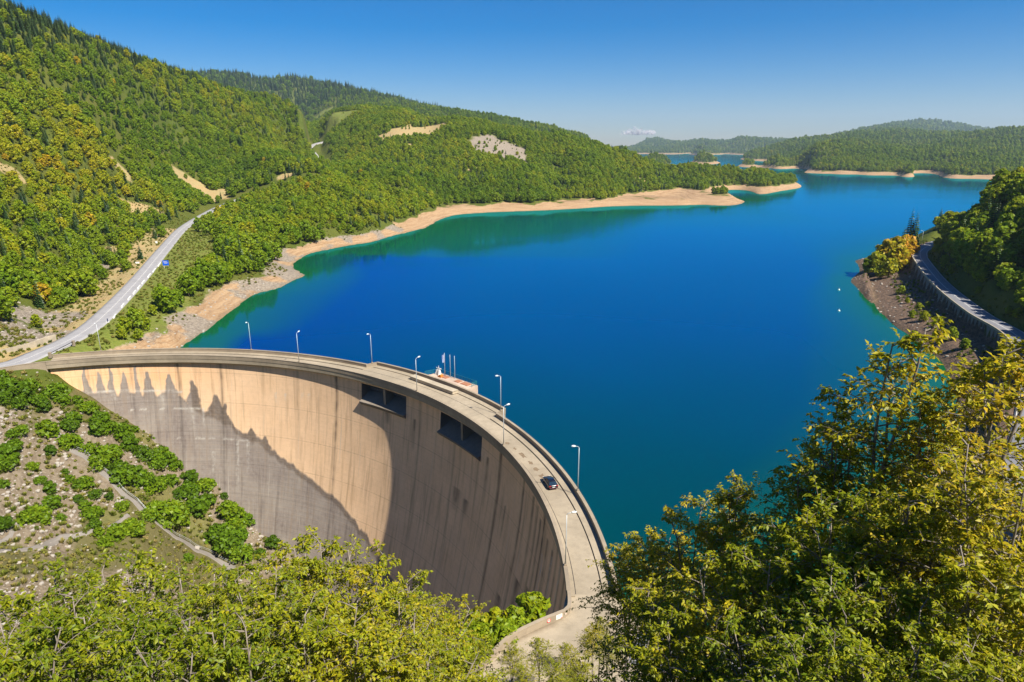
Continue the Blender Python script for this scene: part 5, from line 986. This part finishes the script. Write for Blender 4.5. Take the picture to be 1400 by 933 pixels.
for k in range(2):
    q = hit(118+150*k, 708+42*k, 90); o = bpy.data.objects.new('boulder', stone(k)); COL.objects.link(o); o.location = q; o.scale = (2.2, 1.8, 1.6); tag(o, ['pale limestone boulder beside the narrow footpath on the gorge side', 'pale limestone boulder beside the lower flight of the stairway'][k], 'boulder'); so_.append(o)
sx, sy = grid_pts(-190, -45, 88, 212, .8); sz_ = height(sx, sy); rr_ = np.hypot(sx-DC[0], sy-DC[1]); dst = np.hypot(sx[:, None]-ST[None, :, 0], sy[:, None]-ST[None, :, 1]).min(1)
k_ = (rr_ < 104) & (dst > 1.5) & (sample(DR, sx, sy) > .3) & (RNG.uniform(0, 1, len(sx)) < .12+.5*sample(ROCK, sx, sy)) & visible(sx, sy, sz_, .6)
ax_, ay_ = grid_pts(-300, -100, 195, 330, 1.7); az_ = height(ax_, ay_); ka = (sample(ROCK, ax_, ay_)+.6*sample(BEACH, ax_, ay_) > .3) & (sample(DR, ax_, ay_) > .5) & (np.hypot(ax_-DC[0], ay_-DC[1]) > 114) & (RNG.uniform(0, 1, len(ax_)) < .5) & (az_ > WATER)
bx_, by_ = grid_pts(110, 240, 130, 420, 2.2); bz_ = height(bx_, by_); kb_ = (sample(SHADE_ROCK, bx_, by_) > .4) & (RNG.uniform(0, 1, len(bx_)) < .5) & (bz_ > WATER)
sx = np.concatenate([sx[k_], ax_[ka], bx_[kb_]]); sy = np.concatenate([sy[k_], ay_[ka], by_[kb_]]); sz_ = np.concatenate([sz_[k_], az_[ka], bz_[kb_]])
scatter('loose_stones', np.stack([sx, sy, sz_], -1), RNG.uniform(0, 1, len(sx))**3*1.0+.22, RNG.uniform(0, 6.28, len(sx)), RNG.uniform(0, 1, len(sx)), RNG.integers(0, 2, len(sx)), {0: [so_[0]], 1: [so_[1]]}, 'loose pale stones and scree on the slopes', 'stones')
print('stones', len(sx))
# ================================================================== close trees on the viewpoint's slope
def fg_tree(seed, H=7., R=2.6, stems=4, nb=15, nt=9, nl=14, leaf=.14):
    rng = np.random.default_rng(seed); mb = MB(); Cs, Ax, Nn = [], [], []
    for s_ in range(stems):
        a0 = s_*6.283/stems+rng.uniform(-.5, .5); lean = (rng.uniform(.10, .34) if stems > 3 else rng.uniform(.03, .16)); hs_ = H*rng.uniform(.80, 1.0)
        P0 = np.array([0, 0, 0.]); pts_ = []
        for i in range(9):
            t = i/8; r = lean*R*1.5*t**1.4; pts_.append(P0+np.array([math.cos(a0)*r+.10*math.sin(t*7+s_), math.sin(a0)*r+.10*math.cos(t*6+s_*2), hs_*t]))
        pts_ = np.array(pts_); rr0 = .06*H/7
        mb.tube(pts_, [rr0*(1-.9*i/8)+.008 for i in range(9)], 6)
        for b_i in range(nb):
            t = .22+.775*(b_i+.95)/nb; k = t*8; i = int(k); p = pts_[i]+(pts_[min(i+1, 8)]-pts_[i])*(k-i)
            an = b_i*2.4+rng.uniform(-.5, .5)+s_; prof = max(.3, math.sin(math.pi*min(1, .25+.72*t))**.8); L = R*prof*rng.uniform(.55, .95); up = rng.uniform(.25, .75)*(1.0 if t < .8 else 1.6)
            d = np.array([math.cos(an), math.sin(an), up]); d /= np.linalg.norm(d); bp = [p]
            for j in range(1, 5): bp.append(bp[-1]+d*L/4); d = d+np.array([rng.uniform(-.14, .14), rng.uniform(-.14, .14), -.11]); d /= np.linalg.norm(d)
            bp = np.array(bp); mb.tube(bp, [.019*(1-.8*j/4)*H/7+.003 for j in range(5)], 4, False)
            for t_i in range(nt):
                u = .18+.82*(t_i+rng.uniform(0, 1))/nt; k2 = min(3.99, u*4); i2 = int(k2); q = bp[i2]+(bp[i2+1]-bp[i2])*(k2-i2)
                bd = bp[i2+1]-bp[i2]; bd /= np.linalg.norm(bd); sd = rng.normal(size=3); sd -= bd*sd.dot(bd); sd /= np.linalg.norm(sd)+1e-9; td = bd*.75+sd*.85+np.array([0, 0, .15]); td /= np.linalg.norm(td); tl_ = L*rng.uniform(.16, .34)+.18
                q2 = q+td*tl_*.5; q3 = q2+(td+np.array([0, 0, -.35]))*tl_*.5; mb.tube([q, q2, q3], [.006, .004, .002], 3, False)
                us = rng.uniform(.1, 1.05, nl); cc = np.where((us < .5)[:, None], q+(q2-q)*(us*2)[:, None], q2+(q3-q2)*(us*2-1)[:, None]); sgn = np.where(np.arange(nl) % 2 == 0, 1., -1.)
                hz = np.cross(td, (0, 0, 1.)); hz /= np.linalg.norm(hz)+1e-6
                ax = td*.55+hz*sgn[:, None]*.8+np.array([0, 0, -.45])+rng.normal(size=(nl, 3))*.32; ax /= np.linalg.norm(ax, axis=1)[:, None]; nn = np.array([0, 0, 1.])+rng.normal(size=(nl, 3))*.5; nn -= ax*(nn*ax).sum(1)[:, None]; nn /= np.linalg.norm(nn, axis=1)[:, None]
                Cs.append(cc); Ax.append(ax); Nn.append(nn)
    C = np.concatenate(Cs); A = np.concatenate(Ax); N_ = np.concatenate(Nn); B = np.cross(N_, A); n = len(C); l_ = (leaf*rng.uniform(.65, 1.25, n))[:, None]; w = l_*.21
    tip = C+A*l_-N_*l_*.12; V = np.stack([C, C+A*l_*.42+B*w+N_*w*.35, tip, C+A*l_*.42-B*w+N_*w*.35], 1).reshape(-1, 3); F = np.arange(4*n).reshape(n, 4)
    clump = vnoise(C[:, 0]*1.1+50, C[:, 1]*1.1+C[:, 2]*.9+50, seed); lv = np.repeat((.55*rng.uniform(0, 1, n)+.45*clump).clip(0, 1), 4)
    mb.tube([(0, 0, -12), (.1, 0, -5), (0, 0, .1)], [.24*H/7, .17*H/7, .11*H/7], 7)
    cm = np_mesh('crown', V, F, dict(lv=lv)); cm.materials.append(M_fg); tm = bpy.data.meshes.new('trunk'); tm.from_pydata(mb.v, [], mb.f); tm.update(); tm.materials.append(M_birch)
    for p_ in tm.polygons: p_.use_smooth = True
    return cm, tm
FV = [fg_tree(500, 7, 2.6), fg_tree(501, 6.4, 2.9, 5, 13, 9, 14), fg_tree(502, 7.6, 2.3, 3, 18, 10, 17), fg_tree(503, 5.2, 2.6, 5, 11, 9, 17, .145), fg_tree(504, 6.8, 2.8, 4, 15, 9, 14)]
FV.append(fg_tree(505, 7.4, 2.3, 3, 13, 8, 13, .15)); FH = [7, 6.4, 7.6, 5.2, 6.8, 7.4]
CLOSE = [  # photo point of the crown's top, distance, variant, scale, tint, label
 (60, 800, 15, 1, .9, .36, 'airy yellow green sapling at the far lower left, before the stony slope'), (165, 790, 17, 3, .95, .34, 'leafy sapling left of centre in the lower left thicket'), (262, 800, 16, 0, .9, .36, 'slender sapling with drooping leaves under the end of the footpath'), (345, 815, 15, 3, .9, .38, 'low spreading sapling in front of the foot of the stairway'),
 (418, 752, 22, 2, 1.15, .47, 'yellow green tree with bare pale limbs before the grey dam wall'), (482, 768, 23, 0, 1.15, .50, 'bushy yellowish tree in front of the lit part of the dam wall'), (545, 796, 25, 4, 1.15, .48, 'round leafy tree where the lit dam wall turns to shade'), (600, 826, 28, 1, 1.15, .50, 'tree left of the curved parapet wall with yellow leaf tips'), (378, 790, 20, 4, 1.0, .44, 'tree just left of the tree with bare pale limbs'),
 (20, 868, 11, 3, .85, .30, 'green sapling in the lower left corner'), (120, 865, 11.5, 0, .8, .33, 'close green sapling with long hanging leaves near the lower left corner'), (215, 862, 12, 1, .85, .31, 'bright green sapling in the middle of the lower left thicket'), (310, 868, 12.5, 2, .85, .36, 'close sapling below the foot of the stairway'), (400, 850, 14, 4, .9, .42, 'dark hearted sapling below the tree with bare pale limbs'), (470, 850, 15, 3, 1.0, .48, 'yellowish sapling at the bottom edge left of the middle'), (545, 860, 16, 0, .95, .50, 'golden green sapling at the bottom edge below the shaded dam wall'), (598, 892, 17, 1, .9, .45, 'sapling at the bottom edge beside the turning road'), (640, 918, 19, 3, .8, .42, 'dark low sapling beside the lower end of the curved parapet'),
 (866, 752, 27, 1, .95, .62, 'golden tree beside the lake side parapet at the near end of the dam'), (905, 748, 25, 3, 1.05, .62, 'spreading golden tree right of the dam end'), (962, 706, 23, 0, 1.15, .64, 'golden tree with an upright tip against the teal water'), (1008, 676, 22, 2, 1.0, .60, 'tall thin golden treetop standing against the water'), (1050, 718, 20, 4, .9, .54, 'green gold tree between the thin treetop and the big tree'),
 (1125, 610, 19, 4, 1.0, .44, 'dark green left side of the big tree group by the water'), (1240, 436, 18, 5, 1.25, .60, 'tallest golden tree with pale forked limbs on the right'), (1160, 545, 18.5, 5, 1.15, .52, 'green gold tree leaning left of the tallest tree'), (1287, 540, 17, 5, 1.1, .62, 'golden tree just right of the tallest tree'), (1335, 474, 17, 5, 1.2, .66, 'yellow tree with pale upright limbs below the right road'), (1396, 440, 15, 5, 1.15, .66, 'yellow treetop at the right edge below the road'),
 (900, 810, 17, 4, .9, .54, 'green tree at the bottom edge right of the dam end'), (985, 790, 15, 1, .95, .56, 'tree with hanging leaf sprays at the bottom right of the middle'), (1075, 770, 14.5, 0, 1.0, .44, 'dark shaded tree at the bottom under the big tree group'), (1150, 720, 14.5, 3, 1.0, .40, 'shady green tree under the tallest tree'), (1235, 680, 13.5, 4, .9, .5, 'close green tree beneath the tallest golden tree'), (1310, 670, 13, 1, .9, .58, 'close yellow tree low on the right'), (1385, 630, 12, 0, .9, .64, 'bright yellow green tree at the right edge'), (1180, 820, 11.5, 3, .85, .34, 'dark low sapling at the bottom right'), (1290, 800, 11, 1, .85, .46, 'low sapling near the lower right corner'), (1385, 780, 10.5, 3, .85, .55, 'yellowish sapling in the lower right corner'), (1060, 870, 12, 0, .75, .36, 'small shaded sapling at the bottom edge right of the middle'), (930, 880, 14, 3, .8, .44, 'small sapling at the bottom edge below the golden tree'), (1130, 905, 9.5, 3, .7, .36, 'low dark sapling at the very bottom edge right of centre'), (1255, 900, 9, 1, .65, .40, 'low sapling at the very bottom edge under the lower right thicket'), (1370, 905, 8.5, 3, .65, .46, 'low sapling at the very bottom right corner')]
for px, py, D, v, s, t_, lab in CLOSE:
    top = PD(px, py, D); zb = top[2]-FH[v]*s*.97; g = float(height(top[0], top[1]))
    e = empty('young_tree', (top[0], top[1], zb), float(RNG.uniform(0, 6.28))); e.scale = (s, s, s); tag(e, lab, 'tree', 'young trees on the near slope')
    for nm, me_ in (('crown', FV[v][0]), ('trunk', FV[v][1])):
        o = bpy.data.objects.new(nm, me_); COL.objects.link(o); o.parent = e; o['tint'] = float(t_-(.02 if px > 700 else 0))
    if zb-g > 11*s or g > zb+2: print('close tree ground gap', lab, round(zb-g, 1))
# broom bushes in front of the turning road
for px, py, D, R, t_ in [(700, 884, 52, 1.7, .50), (738, 876, 54, 1.8, .48), (776, 884, 53, 1.7, .52), (812, 856, 56, 1.5, .60), (832, 872, 52, 1.6, .52), (758, 908, 46, 1.7, .46), (716, 914, 44, 1.7, .5), (795, 905, 47, 1.6, .48), (806, 866, 58, 1.5, .56), (822, 846, 62, 1.3, .5)]:
    top = PD(px, py, D); v = 3 if int(px) % 2 else 1; s = R/2.6; zb = top[2]-FH[v]*s*.97
    e = empty('bush', (top[0], top[1], zb), float(RNG.uniform(0, 6.28))); e.scale = (s, s, s); tag(e, 'olive feathery bush growing in front of the turning road at the near dam end', 'bush', 'bushes by the turning road')
    for nm, me_ in (('foliage', FV[v][0]), ('stem', FV[v][1])):
        o = bpy.data.objects.new(nm, me_); COL.objects.link(o); o.parent = e; o['tint'] = float(t_)
# ================================================================== cloud and air
import bmesh
bm = bmesh.new(); rc = random.Random(12)
cpos = PD(873, 183, 24000)
for k in range(16):
    t = k/15-.5; r = (150*(1-abs(t)*1.3)+50)*rc.uniform(.7, 1.15); bmesh.ops.create_icosphere(bm, subdivisions=3, radius=r, matrix=Matrix.Translation((t*1050, rc.uniform(-200, 200), rc.uniform(-.1, .35)*r)))
for v in bm.verts:
    n_ = v.co.normalized(); f_ = 45*math.sin(v.co.x*.013+v.co.z*.017)*math.cos(v.co.y*.015+v.co.x*.011); v.co += n_*f_
    if v.co.z < -40: v.co.z = -40-(abs(v.co.z+40))*.15
me_c = bpy.data.meshes.new('cloud'); bm.to_mesh(me_c); bm.free()
for p_ in me_c.polygons: p_.use_smooth = True
mcl = mat('cloud_vapour'); b = NB(mcl); df = b.n('BsdfDiffuse'); df.inputs['Color'].default_value = (.9, .82, .83, 1); tp = b.n('BsdfTransparent'); lw = b.n('LayerWeight'); lw.inputs['Blend'].default_value = .5
al = b.math('MULTIPLY', b.math('POWER', b.math('SUBTRACT', 1., lw.outputs['Facing']), 1.6), b.ramp(b.noise(b.obj(), .006, 5, .6), [(.35, .05), (.7, .5)])); mx = b.n('MixShader'); b.l(al, mx.inputs[0]); b.l(tp.outputs[0], mx.inputs[1]); b.l(df.outputs[0], mx.inputs[2]); b.out(mx)
cl = link('cloud', me_c, mcl); cl.location = cpos; tag(cl, 'small pale cloud low over the far hills', 'cloud', None, 'structure')
HZ = 5.8e-5
hb_ = MB(); zlo = float(GZ.min())-1.5; zlo = min(zlo, -110); zhi = max(float(GZ[(GR < 12500)].max()), 420)+30
hb_.box((0, 3500, (zlo+zhi)/2), (24000, 17000, zhi-zlo)); mh = mat('haze_air'); b = NB(mh); pv = b.n('VolumePrincipled'); pv.inputs['Color'].default_value = (.62, .82, 1, 1); pv.inputs['Density'].default_value = HZ; pv.inputs['Anisotropy'].default_value = .2
o_ = b.n('OutputMaterial'); b.l(pv.outputs[0], o_.inputs['Volume']); hz = hb_.build('haze', mh); tag(hz, 'thin blue air over the lake and hills', 'haze', None, 'stuff')
